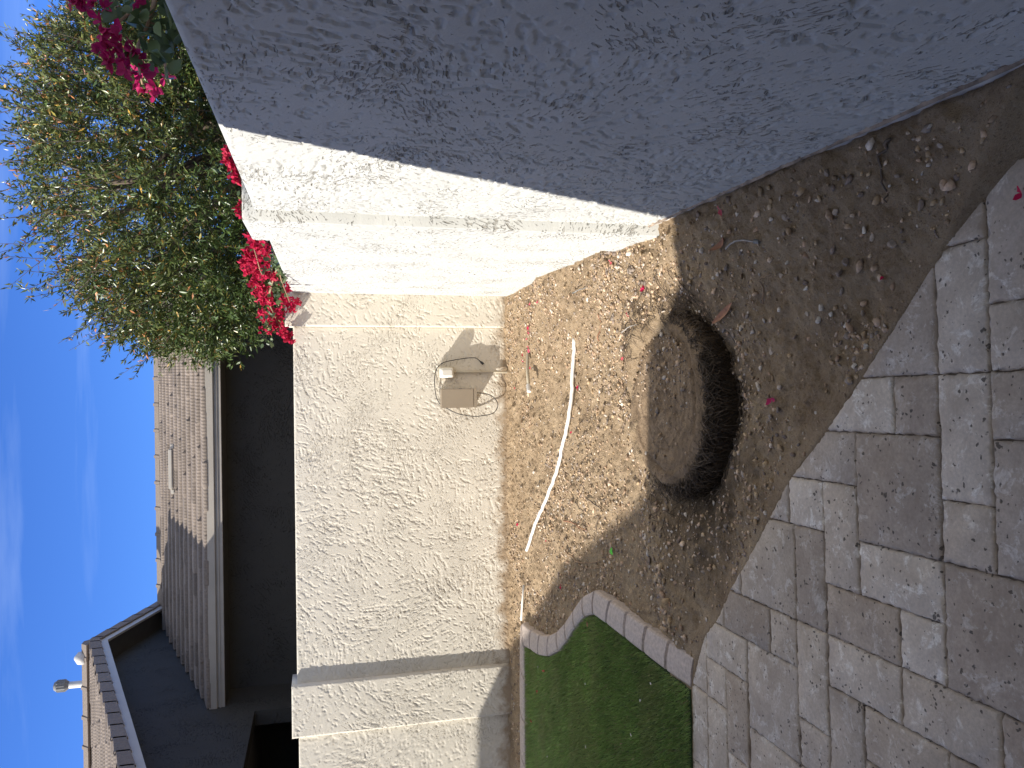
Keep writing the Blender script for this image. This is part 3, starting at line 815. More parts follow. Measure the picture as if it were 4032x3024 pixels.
tag(cu.build('lawn_edging', M['curb']), 'brown stamped concrete edging curving around the green turf', 'edging')

# ------------------------------------------------------------------ turf
TP = [(-3.9, 6.03)]+bi_+ci+[pm(-7.5, 6.87), pm(-13, 6.93), (-3.9, 3.0)]
tp = np.array(TP)
def inpoly(px, py, poly):
    r = np.zeros(len(px), bool); n = len(poly); j = n-1
    for i in range(n):
        xi, yi = poly[i]; xj, yj = poly[j]
        k = ((yi > py) != (yj > py)) & (px < (xj-xi)*(py-yi)/(yj-yi+1e-12)+xi)
        r ^= k; j = i
    return r
tb = MB(); tb.prism([(-3.9, 6.034)]+[lerp(c, d, -0.02) for c, d in zip(bi_[1:]+ci, bo[1:]+co)]+[pm(-7.5, 6.90), pm(-13, 6.96), (-3.9, 3.0)], 2, -0.05, 0.008)
tag(tb.build('turf_ground', M['turfbase']), kind='structure')
nb = 150000
bx = RNG.uniform(-3.75, -1.38, nb); by = RNG.uniform(3.05, 6.06, nb)
k = inpoly(bx, by, TP); bx, by = bx[k], by[k]; nb = len(bx)
hgt = RNG.uniform(0.016, 0.042, nb); ang = RNG.uniform(0, 2*np.pi, nb)
# pile lies in broad brushed swaths
lean = 0.010+0.012*fbm(bx*2.0, by*2.0, 91, 2); ld = 4.0+2.5*(fbm(bx*0.9, by*0.9, 95, 2)-0.5)+RNG.normal(0, 0.8, nb)
wd = 0.0018
c0 = np.stack([bx, by, np.full(nb, 0.008)], -1)
dxy = np.stack([np.cos(ang)*wd, np.sin(ang)*wd, 0*ang], -1)
mid = c0+np.stack([np.cos(ld)*lean*0.35, np.sin(ld)*lean*0.35, hgt*0.6], -1)
tip = c0+np.stack([np.cos(ld)*lean, np.sin(ld)*lean, hgt], -1)
V = np.stack([c0-dxy, c0+dxy, mid+dxy*0.8, mid-dxy*0.8, tip], 1).reshape(-1, 3)
b5 = np.arange(nb)*5
F4 = np.stack([b5, b5+1, b5+2, b5+3], -1); F3 = np.stack([b5+3, b5+2, b5+4], -1)
gt = RNG.random(nb); gcol = np.stack([0.19+0.13*gt, 0.295+0.15*gt, 0.09+0.05*gt], -1)
dry = RNG.random(nb) < 0.10; gcol[dry] = [0.32, 0.30, 0.15]
gcol *= (0.62+0.76*fbm(bx*4, by*4, 99, 4, 0.6))[:, None]
yl = sst(0.52, 0.66, fbm(bx*2.2+9, by*5, 103, 3))[:, None]; gcol = gcol*(1-0.35*yl)+np.array([0.34, 0.34, 0.16])*0.35*yl
tag(np_mesh('grass', V, [F4, F3], M['grass'], attr=np.repeat(gcol, 5, 0)), kind='stuff')

# ------------------------------------------------------------------ gravel (uncountable) and single stones
def stone_mesh_arrays(n, pos, size, seed, flat=0.6):
    ico = bmesh.new(); bmesh.ops.create_icosphere(ico, subdivisions=1, radius=1.0)
    bv = np.array([v.co[:] for v in ico.verts]); bfc = np.array([[v.index for v in f.verts] for f in ico.faces]); ico.free()
    r = np.random.default_rng(seed); nv = len(bv)
    V = np.repeat(bv[None], n, 0)*(1+0.28*r.standard_normal((n, nv, 1)))
    sc = np.stack([r.uniform(0.75, 1.35, n), r.uniform(0.6, 1.1, n), r.uniform(0.3, 0.7, n)*flat/0.6], -1)
    V = V*sc[:, None, :]
    th = r.uniform(0, 2*np.pi, n); tl = r.normal(0, 0.5, n)
    c, s = np.cos(tl), np.sin(tl)
    y = V[..., 1]*c[:, None]-V[..., 2]*s[:, None]; z = V[..., 1]*s[:, None]+V[..., 2]*c[:, None]; x = V[..., 0]
    c, s = np.cos(th), np.sin(th)
    V = np.stack([x*c[:, None]-y*s[:, None], x*s[:, None]+y*c[:, None], z], -1)
    V = V*size[:, None, None]+pos[:, None, :]
    F = (bfc[None]+(np.arange(n)*nv)[:, None, None]).reshape(-1, 3)
    return V.reshape(-1, 3), F, nv
pal = np.array([(0.50, 0.37, 0.23), (0.42, 0.30, 0.18), (0.60, 0.46, 0.33), (0.35, 0.25, 0.16), (0.54, 0.39, 0.27), (0.30, 0.245, 0.20), (0.62, 0.54, 0.45), (0.26, 0.20, 0.16), (0.44, 0.30, 0.20)])
def soil_ok(x, y, inner=-0.02):
    dxm, dym = x-OX, y-OY
    mm = (CA*dxm+SA*dym)/MOD; nn = (-SA*dxm+CA*dym)/MOD
    k = (nn > edge_y(mm)+0.12) & (x < WX-0.012) & (y < WY-0.02)
    k &= np.hypot(x-SCX, y-SCY) > SR+0.03
    CP = CO+[(-3.9, 3.0)]
    k &= ~inpoly(x, y, CO+[pm(-7.0, 6.8), pm(-13, 6.9), (-3.9, 3.0)])
    k &= x > -3.75
    return k
n = 90000
x = RNG.uniform(-3.7, WX, n); y = RNG.uniform(1.2, WY, n)
dens = 0.22+1.25*sst(0.44, 0.66, fbm(x*2.6, y*2.6, 61, 4))
dens += 1.6*np.exp(-((x-0.45)**2+(y-3.9)**2)/0.22)+0.45*np.exp(-((x-0.52)/0.14)**2)*(y < 3.1)+1.0*np.exp(-((x+1.12)**2+(y-3.4)**2)/0.035)+0.5*np.exp(-((x+1.0)**2+(y-4.6)**2)/0.5)
dens += 0.7*np.exp(-((y-6.4)/0.12)**2)*(x < -2.0)
dens *= np.where(y < 3.1, 0.7, 1.0)
k = soil_ok(x, y) & (RNG.random(n) < dens*0.62)
x, y = x[k], y[k]; n = len(x)
size = np.exp(RNG.normal(math.log(0.0046), 0.58, n)); size = np.clip(size, 0.0018, 0.014)
big = (0.5*np.exp(-((x-0.5)**2+(y-2.0)**2)/0.2)+np.exp(-((x+1.12)**2+(y-3.4)**2)/0.03)+0.6*np.exp(-((x-0.5)**2+(y-3.75)**2)/0.08))
size *= 1+0.9*np.clip(big, 0, 1)*RNG.random(n)
z = dirt_h(x, y)+size*0.22
V, F, nv = stone_mesh_arrays(n, np.stack([x, y, z], -1), size, 5)
tc_ = pal[RNG.integers(0, len(pal), n)]*RNG.uniform(0.75, 1.2, (n, 1))
tag(np_mesh('gravel', V, F, M['gravel'], attr=np.repeat(tc_, nv, 0)), kind='stuff')

def soil(x, y): return float(dirt_h(np.array([x]), np.array([y]))[0])
pale = [(0.157, 2.24), (0.169, 2.18), (0.181, 2.292), (0.13, 2.101), (0.261, 2.264), (0.187, 2.111), (0.001, 2.071), (0.059, 2.019), (-0.073, 2.49), (-0.156, 2.276), (0.152, 2.716), (0.062, 2.562), (0.195, 2.207), (0.4, 1.963), (0.375, 1.93), (0.357, 2.339)]
grey = [(0.299, 2.311), (0.294, 2.095), (0.318, 2.395), (0.497, 2.281), (0.323, 2.075), (0.46, 1.70), (0.52, 1.80), (0.43, 1.75), (0.55, 1.62), (0.585, 2.05), (0.56, 2.2), (0.47, 2.05), (0.35, 1.87), (-0.25, 2.52), (-0.42, 2.72), (-0.20, 2.58)]
orange = [(-1.10, 3.30), (-1.16, 3.38), (-1.05, 3.45), (-1.20, 3.47), (-1.12, 3.55), (-0.98, 3.36), (-1.21, 3.26), (-1.00, 3.28)]
def stones(lst, cols, lab, grp, s0, s1, seed):
    r = np.random.default_rng(seed)
    for i, (px, py) in enumerate(lst):
        s_ = float(r.uniform(s0, s1))
        ico = bmesh.new(); bmesh.ops.create_icosphere(ico, subdivisions=2, radius=1.0)
        ax = np.array([r.uniform(0.8, 1.3), r.uniform(0.6, 1.0), r.uniform(0.45, 0.75)])*s_
        pl = r.standard_normal((11, 3)); pl /= np.linalg.norm(pl, axis=1)[:, None]
        for v in ico.verts:
            c = np.array(v.co[:])
            for p in pl:
                d = c@p
                if d > 0.56: c = c-p*(d-0.56)
            v.co = Vector(c*ax)
        bmesh.ops.rotate(ico, verts=ico.verts, cent=(0, 0, 0), matrix=Matrix.Rotation(float(r.uniform(0, 6.28)), 3, 'Z') @ Matrix.Rotation(float(r.normal(0, 0.4)), 3, 'X'))
        me = bpy.data.meshes.new('stone'); ico.to_mesh(me); ico.free()
        c4 = np.ones((len(me.vertices), 4), np.float32); c4[:, :3] = np.array(cols[i % len(cols)])*r.uniform(0.85, 1.1)
        a = me.attributes.new('tint', 'FLOAT_COLOR', 'POINT'); a.data.foreach_set('color', c4.ravel())
        o = link('stone', me, M['gravel']); o.location = (px, py, soil(px, py)+s_*0.22)
        tag(o, lab, 'stone', grp)
stones(pale, [(0.60, 0.53, 0.44), (0.66, 0.60, 0.51), (0.52, 0.43, 0.34)], 'pale angular stone lying on the shaded soil beside the paving', 'pale stones on the shaded soil', 0.012, 0.019, 21)
stones(grey, [(0.34, 0.275, 0.22), (0.27, 0.215, 0.175), (0.42, 0.345, 0.28)], 'grey brown stone among the shaded gravel beneath the side wall', 'grey stones in the shade', 0.012, 0.022, 22)
stones(orange, [(0.34, 0.20, 0.11), (0.40, 0.27, 0.18), (0.22, 0.17, 0.14)], 'rusty brown stone in the heap between the edging and the paving', 'rusty stones in the heap', 0.011, 0.02, 23)

# ------------------------------------------------------------------ palm stump
st = empty('tree_stump', (SCX, SCY, 0), 'sawn off round palm stump with root fibres in the dug hollow', 'stump')
na = 120
rr_ = np.concatenate([np.linspace(0, SR, 46), [SR+0.012, SR+0.02, SR+0.01, SR-0.01, SR-0.03]])
zz_ = np.concatenate([np.full(46, SZ), [SZ-0.02, SZ-0.06, SZ-0.14, SZ-0.24, SZ-0.34]])
TH = np.linspace(0, 2*np.pi, na, endpoint=False)
rg, tg = np.meshgrid(rr_, TH, indexing='ij')
wob = 1+0.11*(fbm(np.cos(tg)*1.6+5, np.sin(tg)*1.6+5, 81, 3)-0.5)*2
xg = SCX+rg*wob*np.cos(tg)*1.02; yg = SCY+rg*wob*np.sin(tg)
zg = np.repeat(zz_[:, None], na, 1)
topm = rg <= SR+1e-6
zg = zg+np.where(topm, 0.020*(fbm(xg*5, yg*5, 83, 3)-0.5)+0.010*(fbm(xg*25, yg*25, 85, 3)-0.5)+-0.010*np.exp(-((rg-SR*0.84)/(SR*0.035))**2)*(0.4+vn(tg*2.1+9, tg*0+2, 88))-0.016*sst(SR*0.90, SR, rg)*np.clip(0.3-np.sin(tg), 0, 1)+0.014*(fbm(xg*60, yg*60, 89, 2)-0.5), 0)
idx = np.arange(rg.size).reshape(rg.shape)
q = np.stack([idx[:-1], np.roll(idx[:-1], -1, 1), np.roll(idx[1:], -1, 1), idx[1:]], -1).reshape(-1, 4)
np_mesh('stump_block', np.stack([xg, yg, zg], -1).reshape(-1, 3), q[:, ::-1], M['stump'], st, smooth=True)
fbm_ = MB()
rs = random.Random(3)
for i in range(1100):
    a = rs.uniform(-math.pi*1.08, 0.12*math.pi) if rs.random() < 0.85 else rs.uniform(0, 2*math.pi)
    r0 = SR*rs.uniform(0.98, 1.03); z0 = SZ-rs.uniform(0.0, 0.06)
    da = rs.uniform(-0.35, 0.35); pts = []
    L = rs.uniform(0.02, 0.17)
    for t in (0, 0.33, 0.66, 1.0):
        aa = a+da*t; r1 = r0+rs.uniform(0.0, 0.085)*t+0.018*math.sin(t*3)
        pts.append((SCX+r1*math.cos(aa), SCY+r1*math.sin(aa), z0+0.015*math.sin(t*2.2)-L*t*t))
    fbm_.tube(pts, [0.0018, 0.002, 0.0017, 0.0008], 4, False)
for i in range(420):                       # loose ones spread on the soil round it
    a = rs.uniform(-math.pi*1.1, 0.35*math.pi); r0 = SR+0.01+abs(rs.gauss(0, 0.10))
    x_, y_ = SCX+r0*math.cos(a), SCY+r0*math.sin(a); d = rs.uniform(0, 6.28); L = rs.uniform(0.03, 0.10)
    pts = []
    for t in (0, 0.5, 1.0):
        xx = x_+math.cos(d)*L*t; yy = y_+math.sin(d)*L*t; d += rs.uniform(-0.5, 0.5)
        pts.append((xx, yy, soil(xx, yy)+0.004+0.012*math.sin(t*3)))
    fbm_.tube(pts, [0.0014, 0.0018, 0.0010], 4, False)
tag(fbm_.build('root_fibres', M['palehair'], st), kind='stuff')
# grit lying on the stump top
n = 620
a = RNG.uniform(0, 2*np.pi, n); r = SR*0.9*np.sqrt(RNG.random(n)); px = SCX+r*np.cos(a); py = SCY+r*np.sin(a)
kk = RNG.random(n) < np.clip(0.35+1.2*(px-SCX)/SR, 0.08, 1); px, py = px[kk], py[kk]; n = len(px)
sz_ = np.clip(np.exp(RNG.normal(math.log(0.006), 0.45, n)), 0.003, 0.014)
V, F, nv = stone_mesh_arrays(n, np.stack([px, py, np.full(n, SZ+0.008)], -1), sz_, 9)
tag(np_mesh('stump_grit', V, F, M['gravel'], attr=np.repeat(pal[RNG.integers(2, 8, n)]*0.85, nv, 0)), kind='stuff')

# ------------------------------------------------------------------ equipment on the back wall
bxo = empty('equipment_box', (-0.254, WY-0.06, 0.30), 'tan metal box hung on the back wall left of the small outlet', 'box')
fy = WY-0.118
m_ = MB(); m_.box(-0.333, -0.174, fy+0.004, WY-0.002, 0.306, 0.612, 0.004); m_.build('body', M['box'], bxo)
m_ = MB(); m_.box(-0.336, -0.171, fy-0.004, fy+0.003, 0.335, 0.617, 0.003); bdoor = m_.build('door', M['box'], bxo)
m_ = MB(); m_.box(-0.336, -0.171, fy-0.0025, fy+0.003, 0.303, 0.332, 0.002); m_.build('lower_flap', M['box'], bxo)
m_ = MB(); m_.box(-0.1715, -0.166, fy+0.02, fy+0.045, 0.43, 0.46, 0.002); m_.build('latch', M['steel'], bdoor)
CP_ = [(-0.208, 0.300), (-0.215, 0.238), (-0.228, 0.182), (-0.259, 0.132), (-0.309, 0.104), (-0.346, 0.108), (-0.388, 0.139), (-0.408, 0.202), (-0.418, 0.314), (-0.401, 0.425), (-0.375, 0.498), (-0.344, 0.553), (-0.319, 0.601), (-0.285, 0.628), (-0.234, 0.649), (-0.149, 0.662), (-0.059, 0.661), (0.007, 0.641), (0.049, 0.598), (0.07, 0.544), (0.089, 0.433), (0.098, 0.36), (0.099, 0.31), (0.087, 0.279), (0.066, 0.255)]
cy_ = [0.06]*3+[0.045]*5+[0.03, 0.022, 0.016, 0.013, 0.013, 0.014, 0.018]+[0.03]*6+[0.035]*4
m_ = MB(); m_.tube([(p[0], WY-yy, p[1]) for p, yy in zip([(p.x, p.z) for p in spline([(a, 0, b) for a, b in CP_], 5)], np.interp(np.linspace(0, 24, 121), np.arange(25), cy_))], 0.0038, 8)
cord = m_.build('power_cord', M['black'], bxo, True)
# plug: tapered grip, flat body and two blades
pd = Vector((-0.66, 0, -0.75)).normalized(); p0 = Vector((0.066, WY-0.035, 0.255))
m_ = MB(); m_.tube([p0-pd*0.012, p0, p0+pd*0.010, p0+pd*0.032, p0+pd*0.036], [0.0045, 0.006, 0.0105, 0.0115, 0.009], 10)
plug = m_.build('plug', M['black'], cord, True)
m_ = MB()
sd = Vector((0.75, 0, -0.66))
for s_ in (-1, 1):
    c_ = p0+pd*0.036+sd*0.0055*s_
    m_.tube([c_, c_+pd*0.016], 0.0016, 4)
m_.build('plug_blades', M['steel'], cord)

ob = empty('outlet_box', (-0.026, WY-0.04, 0.50), 'small outlet with white bubble cover on its conduit on the back wall', 'outlet')
m_ = MB(); m_.box(-0.078, 0.022, WY-0.045, WY-0.002, 0.49, 0.628, 0.006); m_.build('back_box', M['beigeplastic'], ob)
cm = MB()                                   # bulging weather cover
prof_ = []
for (ins, d) in ((0.0, 0.046), (0.003, 0.085), (0.010, 0.108), (0.022, 0.116)):
    x0, x1, z0, z1 = -0.076+ins, 0.014-ins, 0.502+ins, 0.624-ins
    ring = []; cr = 0.014
    for (cx_, cz_, a0) in ((x1-cr, z1-cr, 0), (x0+cr, z1-cr, 90), (x0+cr, z0+cr, 180), (x1-cr, z0+cr, 270)):
        for s_ in range(5):
            a = math.radians(a0+s_*22.5); ring.append(cm.bm.verts.new((cx_+cr*math.cos(a), WY-d, cz_+cr*math.sin(a))))
    prof_.append(ring)
for a, b in zip(prof_[:-1], prof_[1:]):
    for i in range(len(a)): cm.bm.faces.new((a[i], a[(i+1) % len(a)], b[(i+1) % len(a)], b[i]))
cm.bm.faces.new(prof_[0]); cm.bm.faces.new(prof_[-1])
wcov = cm.build('weather_cover', M['cover'], ob, False)
m_ = MB(); m_.tube([(0.016, WY-0.05, 0.51), (0.016, WY-0.05, 0.62)], 0.005, 8); m_.build('hinge', M['beigeplastic'], wcov)
m_ = MB(); m_.tube([(-0.025, WY-0.022, 0.50), (-0.026, WY-0.022, 0.3), (-0.028, WY-0.022, 0.1), (-0.029, WY-0.024, -0.06)], 0.0115, 14); m_.tube([(-0.025, WY-0.022, 0.495), (-0.025, WY-0.022, 0.475)], 0.015, 14)
cnd = m_.build('conduit', M['beigeplastic'], ob, True)
m_ = MB(); m_.tube([(-0.0265, WY-0.022, 0.262), (-0.0265, WY-0.022, 0.242)], 0.0145, 14); m_.box(-0.05, -0.003, WY-0.006, WY-0.001, 0.244, 0.26, 0.001); m_.build('conduit_strap', M['beigeplastic'], cnd)

# ------------------------------------------------------------------ pipes on the soil
pl = [(0.195, 4.744), (-0.001, 4.804), (-0.266, 4.875), (-0.44, 4.975), (-0.623, 5.104), (-0.822, 5.291), (-1.036, 5.548), (-1.27, 5.829), (-1.473, 6.003)]
sp_ = spline([(a, b, 0) for a, b in pl], 8)
m_ = MB(); m_.tube([(p.x, p.y, soil(p.x, p.y)*0.35+0.016) for p in sp_], 0.0125, 12)
tag(m_.build('plastic_pipe', M['pvc'], None, True), 'long white plastic pipe bowed across the sunlit soil', 'pipe')
m_ = MB(); m_.tube([(-2.12, 6.245, 0.006), (-1.95, 6.19, 0.010), (-1.80, 6.16, 0.004)], 0.009, 10)
tag(m_.build('plastic_pipe', M['pvc'], None, True), 'short stub of white pipe half buried behind the edging', 'pipe')
cpz = 0.075
sb = empty('capped_pipe', (0.0, 5.8, 0.03), 'tan stub of pipe with a white cap leaning out of the soil by the wall', 'pipe')
m_ = MB(); m_.tube([(0.20, 5.98, -0.03), (0.11, 5.92, 0.02), (0.0, 5.82, 0.052), (-0.14, 5.71, cpz-0.002)], 0.0125, 12); m_.build('pipe', M['beigeplastic'], sb, True)
m_ = MB(); m_.tube([(-0.125, 5.722, cpz-0.004), (-0.172, 5.685, cpz+0.002)], 0.0165, 14); m_.tube([(-0.171, 5.686, cpz+0.002), (-0.177, 5.681, cpz+0.003)], 0.0145, 14); m_.build('cap', M['pvc'], sb)

# drip line scrap
dr = empty('drip_tube', (0.46, 2.55, 0.04), 'grey drip tube with an emitter curling over the shaded soil', 'tube')
dp = [(0.448, 2.648), (0.466, 2.595), (0.463, 2.53), (0.447, 2.463)]
m_ = MB(); m_.tube([(p.x, p.y, soil(p.x, p.y)+0.012+0.012*math.sin(i/18*3.1)) for i, p in enumerate(spline([(a, b, 0) for a, b in dp], 6))], 0.0035, 8); m_.build('tube', M['dripgrey'], dr, True)
m_ = MB(); m_.tube([(0.449, 2.468, soil(0.447, 2.463)+0.012), (0.444, 2.450, soil(0.444, 2.45)+0.010)], [0.008, 0.0075], 10); m_.build('emitter', M['ventcap'], dr)

# ------------------------------------------------------------------ twigs, dried leaves
def twig(pts, rad, lab, cat='twig', mat='twig', name='twig', lift=0.006, grp=None):
    sp = spline([(a, b, 0) for a, b in pts], 5); n = len(sp)
    m = MB(); m.tube([(p.x, p.y, soil(p.x, p.y)+lift+0.006*math.sin(i*0.9)) for i, p in enumerate(sp)], [rad*(1-0.6*i/n) for i in range(n)], 6)
    return tag(m.build(name, M[mat], None, True), lab, cat, grp)
twig([(-1.248, 5.02), (-1.274, 4.853), (-1.27, 4.669), (-1.256, 4.561), (-1.171, 4.241)], 0.006, 'long forked pale root lying across the edge of the shadow', 'root', 'twig', 'root')
twig([(-1.269, 4.795), (-1.225, 4.561), (-1.163, 4.359), (-1.113, 4.218)], 0.004, 'thin pale root beside the long forked root', 'root', 'twig', 'root')
twig([(-1.113, 4.218), (-1.107, 4.129), (-1.144, 4.054)], 0.0035, 'short hooked root in the shade below the forked root', 'root', 'twig', 'root')
twig([(-1.052, 5.064), (-1.033, 4.864), (-1.03, 4.625)], 0.005, 'brown twig lying on sunlit soil below the white pipe', 'twig', 'driedleaf')
twig([(-0.859, 4.789), (-0.94, 4.72), (-1.016, 4.665)], 0.003, 'thin dark twig arching on the sunlit soil', 'twig', 'bark')
twig([(-0.812, 4.555), (-0.838, 4.403), (-0.842, 4.331), (-0.93, 4.40), (-1.068, 4.419)], 0.004, 'dark zigzag twig beside the edge of the shadow', 'twig', 'bark')
twig([(0.159, 4.237), (0.237, 4.202), (0.313, 4.146)], 0.004, 'short brown twig on the sunlit soil behind the stump', 'twig', 'driedleaf')
twig([(0.234, 2.543), (0.288, 2.521), (0.324, 2.485), (0.332, 2.433)], 0.0032, 'pale wavy root lying on the shaded soil', 'root', 'twig', 'root')
twig([(0.612, 1.779), (0.596, 1.814), (0.578, 1.846), (0.513, 1.848), (0.479, 1.85), (0.461, 1.858)], 0.0045, 'brown twig beneath the shaded side wall', 'twig', 'bark')
twig([(0.465, 4.53), (0.471, 4.245)], 0.004, 'straight grey stake lying on the sunlit gravel', 'stake', 'ventcap', 'stake', 0.02)
twig([(0.185, 3.774), (0.216, 3.567)], 0.004, 'pale grey stake lying at the edge of the stump', 'stake', 'dripgrey', 'stake', 0.02)
def leafblade(name, cx_, cy_, L, W, ang, mat, lab, cat, curl=0.3, z=None, grp=None):
    m = MB(); n = 8; rows = []
    zb = (soil(cx_, cy_) if z is None else z)+0.006
    for i in range(n+1):
        t = i/n; w = W*math.sin(math.pi*min(max(t*0.94+0.04, 0.02), 0.98))**0.8
        x_ = (t-0.5)*L; zz = curl*L*(2*t-1)**2*0.5
        row = []
        for s_ in (-1, -0.5, 0, 0.5, 1):
            px, py = x_, s_*w
            row.append(m.bm.verts.new((cx_+px*math.cos(ang)-py*math.sin(ang), cy_+px*math.sin(ang)+py*math.cos(ang), zb+zz+abs(s_)*w*0.5)))
        rows.append(row)
    for a, b in zip(rows[:-1], rows[1:]):
        for k in range(4): m.bm.faces.new((a[k], a[k+1], b[k+1], b[k]))
    o = m.build(name, M[mat], None, True)
    return tag(o, lab, cat, grp)
leafblade('dried_leaf', 0.475, 2.69, 0.11, 0.014, 1.9, 'driedleaf', 'curled orange brown leaf beside the drip tube', 'leaf', 0.5)
leafblade('dried_leaf', 0.215, 2.776, 0.17, 0.016, -1.15, 'driedleaf', 'long dark brown dried leaf on the shaded soil near the stump', 'leaf', 0.15)
leafblade('green_leaf', -1.053, 4.147, 0.042, 0.022, 0.4, 'greenleaf', 'round bright green leaf on the shaded soil beside the edging', 'leaf', 0.1)
leafblade('dried_leaf', -1.572, 4.453, 0.035, 0.010, 0.4, 'driedleaf', 'small brown leaf on the turf at the bend of the edging', 'leaf', 0.3, 0.035)
for (px, py) in [(-1.967, 4.514), (-1.568, 3.523), (-1.709, 3.654), (-1.944, 3.778), (-2.359, 4.509), (-2.847, 5.369), (-2.276, 5.608)]:
    leafblade('wood_chip', px, py, 0.022, 0.006, random.uniform(0, 3), 'trim', 'tiny pale chip lying on the green turf', 'chip', 0.1, 0.032, 'pale chips on the turf')

# fallen bougainvillea bracts
def bract_arrays(P, size, nrm, seed):
    """papery cupped bracts, 9 vertices each"""
    r = np.random.default_rng(seed); n = len(P)
    t = np.cross(nrm, r.standard_normal((n, 3))); t /= np.linalg.norm(t, axis=1)[:, None]
    b = np.cross(nrm, t)
    uv = np.array([(0, 0, .0), (.5, .42, .12), (1.0, .30, .02), (1.25, 0, -.05), (1.0, -.30, .02), (.5, -.42, .12), (.15, .2, .06), (.15, -.2, .06), (.6, 0, -.10)])
    w = uv[None]*(1+0.12*r.standard_normal((n, 9, 1))); w = w*size[:, None, None]
    V = P[:, None]+w[..., 0:1]*t[:, None]+w[..., 1:2]*b[:, None]+w[..., 2:3]*nrm[:, None]*(1+r.random((n, 1, 1)))
    tri = np.array([(0, 8, 6), (6, 8, 1), (1, 8, 2), (2, 8, 3), (3, 8, 4), (4, 8, 5), (5, 8, 7), (7, 8, 0)])
    F = (tri[None]+(np.arange(n)*9)[:, None, None]).reshape(-1, 3)
    return V.reshape(-1, 3), F
def petal(px, py, lab, grp=None, z=None, s=0.022, col=(0.62, 0.02, 0.10)):
    zb = soil(px, py) if z is None else z
    P = np.array([(px, py, zb+0.010)]*2); nr = np.array([(0.1, -0.5, 0.85), (-0.4, 0.3, 0.86)])
    nr /= np.linalg.norm(nr, axis=1)[:, None]
    V, F = bract_arrays(P, np.array([s, s*0.9]), nr, int(abs(px*1000)+abs(py*977)))
    o = np_mesh('fallen_petal', V-np.array([px, py, zb]), F, M['bract'], attr=np.tile(np.array(col), (18, 1)))
    o.location = (px, py, zb); return tag(o, lab, 'petal', grp)
sunp = [(0.332, 5.809), (0.288, 5.843), (0.235, 5.861), (0.159, 5.867), (0.116, 6.169), (0.06, 6.116), (0.014, 5.908), (0.476, 5.318), (0.497, 5.686)]
for i, (px, py) in enumerate(sunp):
    petal(px, py, 'magenta petal scattered on sunlit soil around the capped pipe', 'petals around the capped pipe', s=0.028 if i in (0, 3) else 0.017, col=(0.62, 0.02, 0.10) if i in (0, 4, 6) else (0.70, 0.12, 0.20))
petal(-0.159, 6.462, 'small magenta petal at the foot of the wall below the tan box', s=0.015)
petal(-0.136, 4.775, 'magenta petal resting against the middle of the white pipe', s=0.020)
petal(-0.435, 4.93, 'faded petal tucked beside the bend of the white pipe', s=0.014)
petal(0.378, 3.45, 'bright magenta petal on sunlit gravel right of the stump', s=0.026)
petal(0.555, 3.80, 'coral petal on the sunlit gravel against the side wall pilaster', s=0.020, col=(0.72, 0.15, 0.18))
petal(0.061, 3.904, 'coral petal on the sunlit soil just behind the stump', s=0.018, col=(0.72, 0.15, 0.18))
petal(0.274, 3.70, 'small pink petal between the stump and the grey stake', s=0.014)
petal(-0.117, 2.545, 'pink petal on the shaded gravel in front of the stump', s=0.026, col=(0.62, 0.05, 0.17))
petal(0.60, 2.66, 'pink petal on the shaded soil under the side wall', s=0.018, col=(0.7, 0.14, 0.2))
petal(-1.314, 6.336, 'magenta petal near the far end of the white pipe', s=0.022)
petal(-1.284, 5.513, 'tiny red petal on sunlit soil left of the white pipe', s=0.010)
petal(-1.525, 5.126, 'dark magenta petal on the soil outside the curved edging', s=0.018)
petal(0.404, 1.472, 'dark red petal lying on the shaded paving', z=0.0, s=0.018)
petal(0.262, 1.914, 'tiny red petal on the soil at the edge of the paving', s=0.009)
for (px, py) in [(-2.232, 5.433), (-2.49, 5.651), (-2.781, 5.837)]:
    petal(px, py, 'faded reddish petal lying on the green turf', 'petals on the turf', z=0.030, s=0.020, col=(0.5, 0.13, 0.09))

# ------------------------------------------------------------------ foliage builders
def leaf_arrays(P, D, L, W, seed, broad=False):
    """pointed leaves: base P, direction D; 6 vertices, folded along the midrib"""
    r = np.random.default_rng(seed); n = len(P)
    D = D/np.linalg.norm(D, axis=1)[:, None]
    S_ = np.cross(D, r.standard_normal((n, 3))); S_ /= np.linalg.norm(S_, axis=1)[:, None]
    U = np.cross(S_, D)
    uv = np.array([(0, 0, 0), (.45, .5, .12), (1, 0, 0.0), (.45, -.5, .12), (.45, 0, -.03)])
    if broad: uv = np.array([(0, 0, 0), (.2, .42, .08), (.55, .46, .14), (1, 0, -.05), (.55, -.46, .14), (.2, -.42, .08), (.5, 0, -.04)])
    V = P[:, None]+uv[None, :, 0:1]*(L[:, None, None]*D[:, None])+uv[None, :, 1:2]*(W[:, None, None]*S_[:, None])+uv[None, :, 2:3]*(W[:, None, None]*U[:, None])
    tri = np.array([(0, 4, 1), (1, 4, 2), (2, 4, 3), (3, 4, 0)])
    if broad:
        tri = np.array([(0, 6, 1), (1, 6, 2), (2, 6, 3), (3, 6, 4), (4, 6, 5), (5, 6, 0)])
        return V.reshape(-1, 3), (tri[None]+(np.arange(n)*7)[:, None, None]).reshape(-1, 3)
    return V.reshape(-1, 3), (tri[None]+(np.arange(n)*5)[:, None, None]).reshape(-1, 3)

